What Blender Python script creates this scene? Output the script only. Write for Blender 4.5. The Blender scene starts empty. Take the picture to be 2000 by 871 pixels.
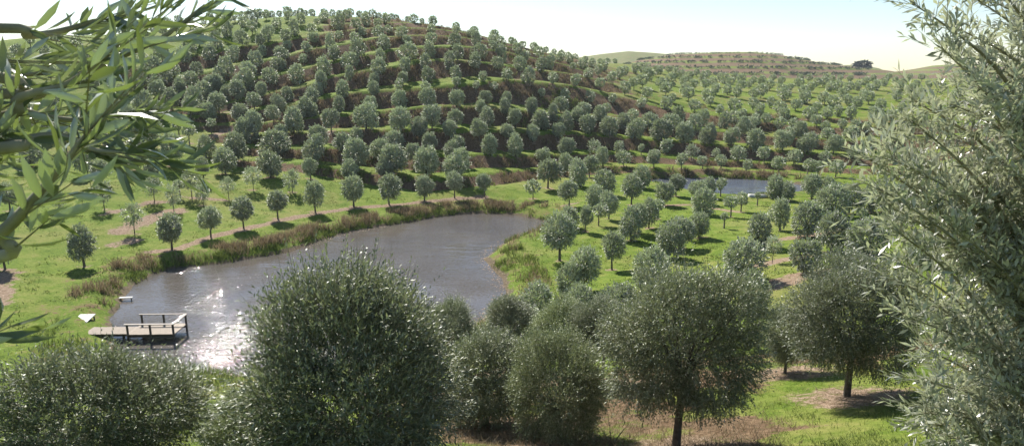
import bpy, math, random
import numpy as np
from mathutils import Vector, Matrix
C = bpy.context.scene
R = math.radians
# ------------------------------------------------------------------ camera, sky, sun
F = 1303.0; CX, CY = 1000.0, 435.5; PITCH = R(12.3); EYE = 15.0
cam = bpy.data.cameras.new('camera'); cam.sensor_width = 36; cam.lens = 36*F/2000
cam.dof.use_dof = True; cam.dof.focus_distance = 45; cam.dof.aperture_fstop = 14; cam.clip_start = 0.05; cam.clip_end = 6000
camo = bpy.data.objects.new('camera', cam); C.collection.objects.link(camo)
camo.location = (0, 0, EYE); camo.rotation_euler = (R(90)-PITCH, 0, 0); C.camera = camo
SUN_EL, SUN_AZ = R(41), R(-27.5)          # azimuth measured from +Y towards +X
sd = Vector((math.sin(SUN_AZ)*math.cos(SUN_EL), math.cos(SUN_AZ)*math.cos(SUN_EL), math.sin(SUN_EL)))
w = bpy.data.worlds.new('World'); C.world = w; w.use_nodes = True
nt = w.node_tree; bg = nt.nodes['Background']
sky = nt.nodes.new('ShaderNodeTexSky'); sky.sky_type = 'NISHITA'; sky.sun_disc = False
sky.sun_elevation = SUN_EL; sky.sun_rotation = SUN_AZ; sky.air_density = 1.0; sky.dust_density = .25; sky.ozone_density = 1.4
nt.links.new(sky.outputs[0], bg.inputs[0]); bg.inputs[1].default_value = 0.072
sl = bpy.data.lights.new('sun', 'SUN'); sl.energy = 5.0; sl.angle = R(0.53); sl.color = (1, .95, .87)
so = bpy.data.objects.new('sun', sl); C.collection.objects.link(so)
so.rotation_euler = (-sd).to_track_quat('-Z', 'Y').to_euler(); so.location = (0, 0, 60)
C.view_settings.view_transform = 'Standard'; C.view_settings.look = 'None'
C.view_settings.exposure = 1.08; C.view_settings.gamma = 1
C.render.engine = 'CYCLES'; C.cycles.use_denoising = True
C.cycles.max_bounces = 6; C.cycles.transparent_max_bounces = 4; C.cycles.sample_clamp_indirect = 4

rng = np.random.default_rng(7)
random.seed(7)
# ------------------------------------------------------------------ helpers
def tag(o, label=None, cat=None, group=None, kind=None):
    if label: o['label'] = label
    if cat: o['category'] = cat
    if group: o['group'] = group
    if kind: o['kind'] = kind
    return o
def link(o, parent=None):
    C.collection.objects.link(o)
    if parent is not None: o.parent = parent
    return o
def empty(name, loc):
    o = bpy.data.objects.new(name, None); o.empty_display_size = .3; o.location = loc
    return link(o)
def npmesh(name, V, Fc, mat=None, smooth=False):
    """mesh from arrays: V (n,3), Fc (m,k) with one face size"""
    V = np.asarray(V, np.float32); Fc = np.asarray(Fc, np.int32)
    me = bpy.data.meshes.new(name); m, k = Fc.shape
    me.vertices.add(len(V)); me.vertices.foreach_set('co', V.ravel())
    me.loops.add(m*k); me.loops.foreach_set('vertex_index', Fc.ravel())
    me.polygons.add(m); me.polygons.foreach_set('loop_start', np.arange(0, m*k, k, dtype=np.int32))
    me.polygons.foreach_set('use_smooth', np.full(m, smooth))
    me.update(calc_edges=True)
    if mat: me.materials.append(mat)
    return me
def obj(name, me, parent=None, loc=(0, 0, 0)):
    o = bpy.data.objects.new(name, me); o.location = loc
    return link(o, parent)
class MB:
    def __init__(s): s.v = []; s.f = []
    def box(s, c, size, rz=0, rx=0, ry=0):
        M = Matrix.Translation(c) @ Matrix.Rotation(rz, 4, 'Z') @ Matrix.Rotation(ry, 4, 'Y') @ Matrix.Rotation(rx, 4, 'X')
        b = len(s.v); x, y, z = [a/2 for a in size]
        for p in ((-x,-y,-z),(x,-y,-z),(x,y,-z),(-x,y,-z),(-x,-y,z),(x,-y,z),(x,y,z),(-x,y,z)):
            s.v.append(tuple(M @ Vector(p)))
        for f in ((0,3,2,1),(4,5,6,7),(0,1,5,4),(1,2,6,5),(2,3,7,6),(3,0,4,7)): s.f.append(tuple(b+i for i in f))
    def tube(s, pts, rad, n=6):
        pts = [Vector(p) for p in pts]; b0 = len(s.v)
        for i, p in enumerate(pts):
            d = (pts[min(i+1, len(pts)-1)] - pts[max(i-1, 0)])
            d = d.normalized() if d.length > 1e-9 else Vector((0, 0, 1))
            a = d.orthogonal().normalized() if abs(d.z) > .95 else d.cross(Vector((0, 0, 1))).normalized()
            c = d.cross(a); r = rad[i] if hasattr(rad, '__len__') else rad
            for k in range(n):
                t = 2*math.pi*k/n; s.v.append(tuple(p + a*math.cos(t)*r + c*math.sin(t)*r))
        for i in range(len(pts)-1):
            for k in range(n):
                s.f.append((b0+i*n+k, b0+i*n+(k+1) % n, b0+(i+1)*n+(k+1) % n, b0+(i+1)*n+k))
        s.f.append(tuple(b0+k for k in reversed(range(n)))); e = b0+(len(pts)-1)*n
        s.f.append(tuple(e+k for k in range(n)))
    def mesh(s, name, mat, smooth=False):
        me = bpy.data.meshes.new(name); me.from_pydata(s.v, [], s.f)
        if smooth: me.polygons.foreach_set('use_smooth', [True]*len(me.polygons))
        me.materials.append(mat); me.update(); return me
# ray directions of the photograph's frame, used only to survey where things stand on the ground
CP, SP = math.cos(PITCH), math.sin(PITCH)
def ray(px, py):
    u = (np.asarray(px, float)-CX)/F; v = (CY-np.asarray(py, float))/F
    yy = CP+v*SP; return u/yy, (-SP+v*CP)/yy           # dx/dY, dz/dY
def at(px, py, Y):
    a, b = ray(px, py); return np.array([a*Y, Y, EYE+b*Y])
def atz(px, py, z):
    a, b = ray(px, py); return at(px, py, (z-EYE)/b)
def proj(x, y, z):
    dz = z-EYE; d = y*CP-dz*SP; d = np.maximum(d, .01)
    return CX+F*x/d, CY-F*(y*SP+dz*CP)/d
def sst(a, b, x):
    t = np.clip((x-a)/(b-a), 0, 1); return t*t*(3-2*t)
# value noise on arrays
_P = np.random.default_rng(3).random((256, 256))
def vnoise(x, y):
    xi = np.floor(x).astype(int); yi = np.floor(y).astype(int); fx = x-xi; fy = y-yi
    fx = fx*fx*(3-2*fx); fy = fy*fy*(3-2*fy)
    g = lambda a, b: _P[a % 256, b % 256]
    return (g(xi, yi)*(1-fx)+g(xi+1, yi)*fx)*(1-fy)+(g(xi, yi+1)*(1-fx)+g(xi+1, yi+1)*fx)*fy
def fbm(x, y, o=4):
    s = 0; a = .5
    for i in range(o): s = s+a*vnoise(x*2**i+17*i, y*2**i+5*i); a *= .5
    return s
# ------------------------------------------------------------------ terrain survey
Yp = [ # px, py, distance
(120,430,60),(110,350,75),(100,300,85),(90,240,98),(80,180,112),(70,120,128),(60,75,146),(-60,300,84),(-60,180,112),(-60,90,140),
(345,487,55),(300,410,66),(340,330,80),(298,285,90),(300,250,98),(312,228,103),(300,190,113),(300,150,123),(300,110,134),(300,82,146),(300,62,160),
(450,390,72),(441,341,83),(460,310,90),(480,262,100),(440,220,108),(430,180,116),(450,150,123),(440,124,130),(430,99,138),(420,72,147),(420,45,161),
(600,352,80),(600,320,86),(600,289,92),(600,258,98.5),(600,230,105),(600,198,112),(600,165,118),(600,131,126),(600,98,134),(600,71,143),(600,52,152),(600,31,167),
(750,372,80),(750,337,86),(750,295,93),(750,253,100),(750,216,107),(750,176,114),(750,131,123),(750,101,131),(750,74,140),(750,55,149),(750,44,158),(750,36,168),
(900,347,84),(900,302,92),(900,252,100.5),(900,206,109),(900,162,118),(900,119,128),(900,92,137),(900,74,147),(905,64,156),
(1000,330,92),(1000,303,98),(1000,254,105),(1000,212,113),(1000,158,124),(1000,130,134),(1000,103,150),(1000,88,165),
(1090,300,103),(1100,260,109),(1100,228,115),(1110,166,130),(1100,141,142),(1110,127,158),(1100,110,185),
(1200,300,106),(1200,265,112),(1200,236,120),(1200,200,130),(1200,182,138),(1200,160,155),(1200,140,180),(1200,125,225),
(1300,306,106),(1300,274,112),(1300,246,120),(1300,205,136),(1300,180,152),(1300,160,180),(1300,145,240),
(1450,316,106),(1450,285,112),(1450,258,119),(1450,225,131),(1450,200,145),(1450,180,165),(1450,165,195),(1450,154,250),
(1600,342,98),(1600,325,102),(1600,298,108),(1600,268,116),(1600,240,126),(1600,210,142),(1600,185,163),(1600,168,192),(1600,156,250),
(1750,342,95),(1750,300,106),(1750,240,124),(1780,205,145),(1780,170,190),(1780,157,250),(1950,300,100),(1950,240,120),(1950,170,190),(1950,157,250),
(1195,525,49),(1540,750,18),(1683,785,15.5),(1335,885,12.5),(1090,850,14.5),(940,800,18),(400,800,22)]
Zp = [ # px, py, height
(60,700,.9),(60,600,.9),(50,520,1.3),(150,625,.5),(165,519,.7),(475,446,.9),(543,428,.9),(613,415,.9),(691,403,.9),(760,399,.9),(825,392,.9),(888,387,.9),(945,383,1.0),
(1000,400,.6),(1070,367,1.3),(1112,403,1.2),(1300,326,2.0),(1450,333,1.2),(1600,385,1.1),
(1095,507,1.1),(1300,500,1.3),(1232,470,1.2),(1373,420,1.2),(1480,483,2.2),(1523,449,2.0),(1624,490,2.8),(1576,462,2.4),(1450,545,2.6),(1570,530,3.0),(1690,500,3.3),
(1723,413,2.0),(1740,455,2.8),(1470,610,2.9),(1108,580,1.6),(1048,628,1.6),(1140,565,1.5),(1200,400,1.1),(1300,400,1.0),(1420,390,.9),(1550,392,1.0),(1270,560,1.9),
(870,662,.1),(430,735,.1),(1850,470,3.5),(1950,600,4.6)]
Wp = [(0,0,13.4),(-3,0,13.5),(3,1,13.2),(0,5,11.2),(0,-15,15.5),(-8,9,8.6),(-3,9.5,8.7),(8,3,12.4),(-14,0,13),(14,0,13.5),(20,15,8.5),(28,28,5.5),(-25,18,4.2),(-34,28,1.4),(-14,18,4.6),(-7,22,3.6),(-60,20,5),(60,20,8),(70,60,6),(-70,50,4)]
ctrl = [at(a, b, c) for a, b, c in Yp]+[atz(a, b, c) for a, b, c in Zp]+[np.array(p, float) for p in Wp]
for px, py, Y, dY, dz in ((60,75,146,45,7),(300,62,160,40,8),(420,45,161,45,9),(600,31,167,45,9),(750,36,168,45,9),(905,64,156,55,9),(1000,88,165,60,7),(1100,110,185,60,6),(1200,125,225,60,6),(1300,145,240,60,7),(1450,154,250,55,7),(1600,156,250,55,7),(1780,157,250,55,7),(1950,157,250,55,7)):
    p = at(px, py, Y); s = (Y+dY)/Y; ctrl.append(np.array([p[0]*s, Y+dY, p[2]-dz]))
ctrl = np.array(ctrl)
def tps_fit(P, val, lam):
    n = len(P); d = np.hypot(P[:, None, 0]-P[None, :, 0], P[:, None, 1]-P[None, :, 1])
    K = np.where(d > 0, d*d*np.log(d+1e-12), 0)+lam*np.eye(n); Q = np.c_[np.ones(n), P]
    A = np.block([[K, Q], [Q.T, np.zeros((3, 3))]])
    return P, np.linalg.solve(A, np.r_[val, 0, 0, 0])
def tps(m, x, y):
    P, c = m; out = c[-3]+c[-2]*x+c[-1]*y
    for (a, b), k in zip(P, c[:-3]):
        d2 = (x-a)**2+(y-b)**2; out = out+k*.5*d2*np.log(d2+1e-12)
    return out
S = 50.0
base_m = tps_fit(ctrl[:, :2]/S, ctrl[:, 2], 0.004)
def base_h(x, y):
    return tps(base_m, np.clip(x, -150, 210)/S, np.clip(y, -25, 300)/S)
def far_h(x, y):
    px = CX+F*x/np.maximum(y, 1)*.977
    def ridge(xs, ys, Y): return EYE+Y*ray(0, np.interp(px, xs, ys))[1]
    v = 2.0
    hb = ridge([1150,1230,1300,1400,1450,1500,1550,1600,1650,1700,1760,1900], [150,120,107,103,103,109,119,128,133,138,150,160], 600)
    ha = ridge([1080,1130,1170,1215,1260,1300,1400,1500,1600,1640,1680,1720], [120,112,106,101,104,108,125,135,129,127,133,150], 1300)
    hd = ridge([1600,1680,1700,1740,1780,1850,1905,2000,2300], [160,145,142,137,129,124,126,126,120], 720)
    f = lambda Yk, w1, w2: sst(Yk-w1, Yk, y)*(1-sst(Yk, Yk+w2, y))
    z = v+(np.maximum(hb, v)-v)*f(600, 300, 350)
    z = np.maximum(z, v+(np.maximum(ha, v)-v)*f(1300, 500, 900))
    z = np.maximum(z, v+(np.maximum(hd, v)-v)*f(720, 330, 400))
    return z
def poly(pts): return np.array([atz(a, b, 0)[:2] for a, b in pts])
pond_px = [(232,600),(244,575),(258,556),(300,534),(340,523),(430,515),(500,502),(560,493),(620,472),(660,457),(720,446),(800,434),(850,424),(900,419),(940,417),(1000,419),(1060,430),(1070,437),(1040,455),(990,474),(962,490),(948,507),(965,522),(985,545),(990,575),(975,602),(940,630),(870,662),(760,705),(640,730),(540,738),(450,732),(380,727),(300,716),(230,695),(212,655),(222,620)]
pond1 = poly(pond_px)
WZ2 = .5
pond2 = np.array([atz(a, b, WZ2)[:2] for a, b in [(1262,352),(1290,349),(1330,348),(1400,349),(1470,351),(1530,356),(1575,362),(1610,370),(1600,377),(1560,379),(1500,382),(1440,386),(1390,383),(1340,374),(1290,362)]])
def sdist(P, x, y):
    """signed distance to polygon, negative inside"""
    x = x.ravel(); y = y.ravel(); d = np.full(x.shape, 1e9); ins = np.zeros(x.shape, bool); n = len(P)
    for i in range(n):
        ax, ay = P[i]; bx, by = P[(i+1) % n]; ex, ey = bx-ax, by-ay
        t = np.clip(((x-ax)*ex+(y-ay)*ey)/(ex*ex+ey*ey), 0, 1)
        d = np.minimum(d, np.hypot(x-ax-t*ex, y-ay-t*ey))
        c = (ay > y) != (by > y)
        with np.errstate(divide='ignore', invalid='ignore'):
            ins ^= c & (x < (bx-ax)*(y-ay)/(by-ay+1e-12)+ax)
    return np.where(ins, -d, d)
# terrace edges: traced levels on the hillside
LV = {
1:[(540,343),(600,352),(640,357),(700,366),(760,374),(840,380),(1300,345),(1400,346),(1500,349)],
2:[(420,305),(475,310),(560,318),(624,324),(690,331),(745,336),(800,342),(870,347),(1000,330),(1180,322),(1240,323),(1300,325),(1400,328),(1470,333),(1560,338),(1600,342),(1750,345)],
3:[(400,285),(485,286),(560,289),(640,290),(720,294),(800,298),(855,301),(920,301),(1000,303),(1090,300),(1150,298),(1200,299),(1260,302),(1300,306),(1400,312),(1500,318),(1600,325),(1750,330)],
4:[(400,264),(490,262),(560,260),(640,257),(720,253),(800,251),(900,252),(960,253),(1020,254),(1060,257),(1120,260),(1200,265),(1260,271),(1340,275),(1440,284),(1500,291),(1600,299),(1750,302)],
5:[(400,244),(460,242),(520,239),(600,230),(665,222),(740,217),(800,212),(850,208),(910,206),(960,208),(1000,212),(1060,222),(1120,229),(1200,237),(1300,247),(1400,255),(1500,264),(1600,270),(1750,272)],
6:[(340,232),(430,222),(510,212),(583,201),(620,193),(700,181),(770,174),(820,170),(870,164),(920,160),(1000,158),(1040,161),(1100,166),(1150,174),(1200,184),(1300,210),(1400,226),(1500,238),(1600,246),(1750,248)],
7:[(330,215),(430,203),(480,193),(530,181),(600,165),(650,150),(720,136),(780,126),(820,119),(870,118),(920,120),(960,123),(1010,131),(1050,137),(1110,144),(1160,154),(1250,181),(1350,203),(1450,217),(1600,228),(1750,230)],
8:[(310,188),(380,178),(440,166),(500,151),(560,139),(612,128),(665,116),(720,105),(775,96),(830,92),(880,91),(930,93),(990,101),(1060,117),(1120,131)],
9:[(295,158),(350,148),(405,139),(470,124),(520,117),(560,108),(600,98),(640,90),(700,80),(760,72),(820,69),(880,72),(940,80)],
10:[(275,128),(316,121),(380,107),(425,99),(490,88),(550,80),(600,71),(660,62),(720,56),(780,54)],
11:[(270,98),(330,90),(400,76),(460,70),(510,64),(560,58),(640,49),(700,45)]}
YS = np.linspace(3, 300, 1200)
def hit(px, py, hf):
    """first ground point seen along the ray of a surveyed pixel"""
    a, b = ray(px, py); z = EYE+b*YS; g = hf(a*YS, YS); k = np.argmax(g >= z)
    if not (g >= z).any(): return None
    if k == 0: return np.array([a*YS[0], YS[0], g[0]])
    t = (z[k-1]-g[k-1])/((z[k-1]-g[k-1])-(z[k]-g[k])); Y = YS[k-1]+t*(YS[k]-YS[k-1]); return np.array([a*Y, Y, EYE+b*Y])
tp, tv = [], []
for k, L in LV.items():
    for px, py in L:
        h = hit(px, py, base_h)
        if h is not None: tp.append(h[:2]); tv.append(k)
for px, py, k in ((700,404,0),(600,417,0),(500,440,0),(860,392,0),(700,30,12),(560,30,12.3),(420,46,12.3),(1000,400,0)):
    h = hit(px, py, base_h)
    if h is not None: tp.append(h[:2]); tv.append(k)
tm = tps_fit(np.array(tp)/S, np.array(tv, float), 0.0005)
def tfield(x, y): return tps(tm, np.clip(x, -150, 160)/S, np.clip(y, 40, 260)/S)
def amp(x, y, z, t):
    px, py = proj(x, y, z)
    xl = np.interp(py, [60, 130, 200, 240, 300, 345], [120, 230, 330, 400, 455, 500])
    a = sst(.7, 1.3, t)*sst(xl-60, xl+30, px)*(1-.35*sst(12.0, 13, t))
    a = a*(1-.75*sst(5.5, 7.5, t)*sst(1180, 1320, px))
    a = a*(1-sst(9.9, 10.4, t)*(1-sst(600, 660, px)))
    a = a*(1-sst(175, 215, y))*sst(60, 75, y)
    return a
def height(x, y, full=False):
    x = np.asarray(x, float); y = np.asarray(y, float); sh = x.shape; x = x.ravel(); y = y.ravel()
    z = base_h(x, y); t = np.zeros_like(z); bank = np.zeros_like(z)
    m = (y > 55) & (y < 225) & (np.abs(x) < 190)
    if m.any():
        xm, ym = x[m], y[m]; e = .8
        tt = tfield(xm, ym); tx = (tfield(xm+e, ym)-tt)/e; ty = (tfield(xm, ym+e)-tt)/e
        bx = (base_h(xm+e, ym)-z[m])/e; by = (base_h(xm, ym+e)-z[m])/e
        D = np.clip((bx*tx+by*ty)/(tx*tx+ty*ty+1e-4), 0, 3.3)
        tt = tt+.16*(fbm(xm*.16, ym*.16, 3)-.45)+.13*(fbm(xm*.7, ym*.7, 3)-.45)
        f = tt-np.floor(tt); s = np.where(f < .55, f*.14, .077+.923*np.clip((f-.55)/.41, 0, 1))
        A = amp(xm, ym, z[m], tt)
        z[m] += A*D*(s-f)
        t[m] = tt; bank[m] = A*sst(.5, .58, f)*(1-sst(.86, .93, f))*np.clip(D/1.2, 0, 1)
    z += .35*(fbm(x*.11, y*.11, 3)-.45)*sst(10, 30, y)+.10*(fbm(x*.6, y*.6, 3)-.45)
    near = y < 130
    if near.any():
        for P, wz in ((pond1, 0.), (pond2, WZ2)):
            d = sdist(P, x[near], y[near])+.9*(fbm(x[near]*.35, y[near]*.35, 3)-.47); zz = z[near]
            zin = wz+.04+np.where(d < 0, np.maximum(d*.45, -1.6), 0)
            zo = np.maximum(zz, wz+.05+np.minimum(d*.35, .45))
            k = sst(0, 4.5, d); zo = (wz+.04+np.minimum(d*.42, .9))*(1-k)+zo*k
            z[near] = np.where(d < 0, zin, np.where(d < 14, zo, zz))
    k = sst(270, 340, y); z = z*(1-k)
    fm = y > 265
    if fm.any(): z[fm] += k[fm]*far_h(x[fm], y[fm])
    if full: return z.reshape(sh), t.reshape(sh), bank.reshape(sh)
    return z.reshape(sh)
def axis(segs):
    out = []
    for a, b, s in segs: out += list(np.arange(a, b, s))
    return np.array(out+[segs[-1][1]])
gx = axis([(-2600,-600,200),(-600,-200,40),(-200,-95,3),(-95,-30,.75),(-30,30,.5),(30,120,.75),(120,230,2.5),(230,640,14),(640,1600,40),(1600,2600,200)])
gy = axis([(-400,-30,40),(-30,0,2),(0,45,.4),(45,70,.5),(70,178,.42),(178,270,1.5),(270,420,6),(420,760,9),(760,1500,30),(1500,3600,150)])
GX, GY = np.meshgrid(gx, gy); GZ, GT, GB = height(GX, GY, True)
n1, n0 = GX.shape
idx = np.arange(n1*n0).reshape(n1, n0)
quads = np.stack([idx[:-1, :-1], idx[:-1, 1:], idx[1:, 1:], idx[1:, :-1]], -1).reshape(-1, 4)
from bisect import bisect
def gz(x, y):
    """height of the built sheet (bilinear)"""
    i = min(max(bisect(gx, x)-1, 0), n0-2); j = min(max(bisect(gy, y)-1, 0), n1-2)
    a = (x-gx[i])/(gx[i+1]-gx[i]); b = (y-gy[j])/(gy[j+1]-gy[j])
    return (GZ[j, i]*(1-a)+GZ[j, i+1]*a)*(1-b)+(GZ[j+1, i]*(1-a)+GZ[j+1, i+1]*a)*b
def gsample(A, x, y):
    i = np.clip(np.searchsorted(gx, x)-1, 0, n0-2); j = np.clip(np.searchsorted(gy, y)-1, 0, n1-2)
    a = (x-gx[i])/(gx[i+1]-gx[i]); b = (y-gy[j])/(gy[j+1]-gy[j])
    return (A[j, i]*(1-a)+A[j, i+1]*a)*(1-b)+(A[j+1, i]*(1-a)+A[j+1, i+1]*a)*b
gfun = lambda x, y: gsample(GZ, np.asarray(x, float), np.asarray(y, float))
# ------------------------------------------------------------------ materials
def newmat(name):
    m = bpy.data.materials.new(name); m.use_nodes = True; t = m.node_tree
    return m, t, t.nodes, t.links, t.nodes['Principled BSDF']
def ramp(N, stops):
    r = N.new('ShaderNodeValToRGB'); e = r.color_ramp.elements
    while len(e) < len(stops): e.new(.5)
    for i, (p, c) in enumerate(stops): e[i].position = p; e[i].color = (*c, 1)
    return r
def mixc(N, L, fac, a, b):
    m = N.new('ShaderNodeMix'); m.data_type = 'RGBA'
    if hasattr(fac, 'links'): L.new(fac, m.inputs[0])
    else: m.inputs[0].default_value = fac
    for s, v in ((m.inputs[6], a), (m.inputs[7], b)):
        if isinstance(v, tuple): s.default_value = (*v, 1)
        else: L.new(v, s)
    return m.outputs[2]
def noise(N, L, scale, detail=4, coord=None, rough=.55):
    n = N.new('ShaderNodeTexNoise'); n.inputs['Scale'].default_value = scale; n.inputs['Detail'].default_value = detail
    n.inputs['Roughness'].default_value = rough
    if coord is not None: L.new(coord, n.inputs['Vector'])
    return n.outputs[0]
def math_(N, L, op, a, b=None, clamp=False):
    m = N.new('ShaderNodeMath'); m.operation = op; m.use_clamp = clamp
    for i, v in enumerate((a, b)):
        if v is None: continue
        if hasattr(v, 'links'): L.new(v, m.inputs[i])
        else: m.inputs[i].default_value = v
    return m.outputs[0]
def leaf_mat(name, top1, top2, under, rough=.38, trans=.22, spec=.5, tcol=None):
    m, T, N, L, P = newmat(name)
    g = N.new('ShaderNodeNewGeometry')
    r = ramp(N, [(0, top1), (.55, tuple((a+b)/2 for a, b in zip(top1, top2))), (1, top2)])
    L.new(g.outputs['Random Per Island'], r.inputs[0])
    oi = N.new('ShaderNodeObjectInfo')
    hs = N.new('ShaderNodeHueSaturation'); hs.inputs['Saturation'].default_value = 1
    L.new(math_(N, L, 'ADD', math_(N, L, 'MULTIPLY', oi.outputs['Random'], .5), .75), hs.inputs['Value'])
    L.new(math_(N, L, 'ADD', math_(N, L, 'MULTIPLY', oi.outputs['Random'], .5), .72), hs.inputs['Saturation'])
    L.new(mixc(N, L, g.outputs['Backfacing'], r.outputs[0], under), hs.inputs['Color'])
    L.new(hs.outputs[0], P.inputs['Base Color']); P.inputs['Roughness'].default_value = rough
    P.inputs['Specular IOR Level'].default_value = spec
    tr = N.new('ShaderNodeBsdfTranslucent'); tr.inputs[0].default_value = (*tcol, 1) if tcol else (top2[0]*1.3, top2[1]*1.6, top2[2]*.7, 1)
    mx = N.new('ShaderNodeMixShader'); mx.inputs[0].default_value = trans
    L.new(P.outputs[0], mx.inputs[1]); L.new(tr.outputs[0], mx.inputs[2])
    L.new(mx.outputs[0], N['Material Output'].inputs[0]); return m
M_leaf = leaf_mat('olive_foliage', (.085,.10,.058), (.36,.37,.285), (.48,.50,.43), .5, .15, .8)
M_leaf_fg = leaf_mat('olive_foliage_near', (.055,.085,.026), (.24,.27,.125), (.36,.38,.29), .52, .16, .7, (.28,.33,.13))
M_leaf_rt = leaf_mat('olive_foliage_silvery', (.10,.125,.055), (.42,.43,.30), (.72,.72,.62), .38, .32, 1.0, (.42,.45,.27))
M_leaf_l = leaf_mat('olive_leaf_close', (.07,.095,.04), (.16,.175,.085), (.42,.45,.38), .3, .2, .8)
def bark_mat(name, a, b):
    m, T, N, L, P = newmat(name); tc = N.new('ShaderNodeTexCoord')
    r = ramp(N, [(.3, a), (.7, b)]); L.new(noise(N, L, 14, 5, tc.outputs['Object']), r.inputs[0])
    L.new(r.outputs[0], P.inputs['Base Color']); P.inputs['Roughness'].default_value = .9; return m
M_bark = bark_mat('olive_bark', (.06,.05,.04), (.17,.15,.12))
M_twig = bark_mat('olive_twig', (.16,.15,.08), (.36,.33,.22))
def blade_mat(name, a, b, trans=.3):
    m, T, N, L, P = newmat(name); g = N.new('ShaderNodeNewGeometry')
    r = ramp(N, [(0, a), (1, b)]); L.new(g.outputs['Random Per Island'], r.inputs[0])
    L.new(r.outputs[0], P.inputs['Base Color']); P.inputs['Roughness'].default_value = .7; P.inputs['Specular IOR Level'].default_value = .25
    tr = N.new('ShaderNodeBsdfTranslucent'); L.new(r.outputs[0], tr.inputs[0])
    mx = N.new('ShaderNodeMixShader'); mx.inputs[0].default_value = trans
    L.new(P.outputs[0], mx.inputs[1]); L.new(tr.outputs[0], mx.inputs[2]); L.new(mx.outputs[0], N['Material Output'].inputs[0]); return m
M_dry = blade_mat('dry_grass', (.12,.085,.048), (.36,.285,.17), .3)
M_green = blade_mat('green_grass', (.07,.105,.022), (.22,.27,.06), .3)
M_litter = blade_mat('dry_litter', (.22,.14,.09), (.42,.30,.2), .1)
def wood_mat(name, a, b, sc=(3, 40, 10)):
    m, T, N, L, P = newmat(name); tc = N.new('ShaderNodeTexCoord'); mp = N.new('ShaderNodeMapping'); mp.inputs['Scale'].default_value = sc
    L.new(tc.outputs['Object'], mp.inputs[0]); r = ramp(N, [(.3, a), (.7, b)]); L.new(noise(N, L, 1.5, 6, mp.outputs[0]), r.inputs[0])
    L.new(r.outputs[0], P.inputs['Base Color']); P.inputs['Roughness'].default_value = .75; return m
M_plank = wood_mat('weathered_plank', (.11,.085,.06), (.27,.21,.15))
M_rail = wood_mat('grey_rail', (.17,.14,.12), (.32,.28,.24))
M_post = wood_mat('dark_post', (.04,.035,.03), (.09,.075,.06))
M_white = wood_mat('chalky_white_paint', (.36,.36,.33), (.58,.57,.53), (4, 4, 4))
M_darkp = wood_mat('dark_board', (.03,.03,.03), (.06,.055,.05))
# ground colours
def ground_mat():
    m, T, N, L, P = newmat('ground'); tc = N.new('ShaderNodeTexCoord').outputs['Object']
    at1 = N.new('ShaderNodeVertexColor'); at1.layer_name = 'zones'
    sep = N.new('ShaderNodeSeparateColor'); L.new(at1.outputs[0], sep.inputs[0])
    big = noise(N, L, .09, 5, tc); mid = noise(N, L, .7, 6, tc, .65); fine = noise(N, L, 5, 8, tc, .7); vf = noise(N, L, 30, 3, tc)
    gr = ramp(N, [(.32, (.045,.085,.008)), (.5, (.12,.175,.022)), (.68, (.21,.245,.045))])
    L.new(math_(N, L, 'ADD', math_(N, L, 'MULTIPLY', fine, .55), math_(N, L, 'MULTIPLY', mid, .45)), gr.inputs[0])
    yl = ramp(N, [(.35, (.17,.18,.045)), (.7, (.26,.23,.09))]); L.new(fine, yl.inputs[0])
    yf = ramp(N, [(.48, (0,0,0)), (.62, (1,1,1))]); L.new(math_(N, L, 'ADD', math_(N, L, 'MULTIPLY', big, .6), math_(N, L, 'MULTIPLY', mid, .4)), yf.inputs[0])
    c = mixc(N, L, math_(N, L, 'MULTIPLY', yf.outputs[0], .8), gr.outputs[0], yl.outputs[0])
    br = ramp(N, [(.32, (.06,.04,.024)), (.5, (.145,.095,.056)), (.68, (.26,.18,.11))]); L.new(fine, br.inputs[0])
    mu = ramp(N, [(.36, (.10,.065,.04)), (.5, (.24,.17,.115)), (.64, (.42,.33,.25))]); L.new(mixc(N, L, .5, fine, vf), mu.inputs[0])
    def msk(ch, sharp, off):
        a = math_(N, L, 'ADD', sep.outputs[ch], math_(N, L, 'MULTIPLY', math_(N, L, 'SUBTRACT', mid, .5), 1.9))
        a = math_(N, L, 'ADD', a, math_(N, L, 'MULTIPLY', math_(N, L, 'SUBTRACT', fine, .5), 1.3))
        return math_(N, L, 'MULTIPLY', math_(N, L, 'SUBTRACT', a, off), sharp, True)
    c = mixc(N, L, msk(0, 4, .42), c, br.outputs[0])
    c = mixc(N, L, msk(1, 3.5, .52), c, mu.outputs[0])
    mud = ramp(N, [(.3, (.07,.055,.035)), (.7, (.18,.14,.09))]); L.new(fine, mud.inputs[0])
    c = mixc(N, L, msk(2, 5, .5), c, mud.outputs[0])
    L.new(c, P.inputs['Base Color']); P.inputs['Roughness'].default_value = .95; P.inputs['Specular IOR Level'].default_value = .1
    b = N.new('ShaderNodeBump'); b.inputs['Strength'].default_value = .9; b.inputs['Distance'].default_value = .12
    L.new(math_(N, L, 'ADD', fine, math_(N, L, 'MULTIPLY', vf, .4)), b.inputs['Height']); L.new(b.outputs[0], P.inputs['Normal'])
    return m
M_ground = ground_mat()
MULCH = np.zeros_like(GZ)
def paint(A, x, y, rx, ry, val=1.0, rot=0):
    i0, i1 = np.searchsorted(gx, [x-rx*1.5-ry, x+rx*1.5+ry]); j0, j1 = np.searchsorted(gy, [y-rx*1.5-ry, y+rx*1.5+ry])
    X = GX[j0:j1, i0:i1]-x; Yy = GY[j0:j1, i0:i1]-y; c, s = math.cos(rot), math.sin(rot)
    d = np.hypot((X*c+Yy*s)/rx, (-X*s+Yy*c)/ry); A[j0:j1, i0:i1] = np.maximum(A[j0:j1, i0:i1], val*(1-sst(.5, 1.3, d)))
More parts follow.
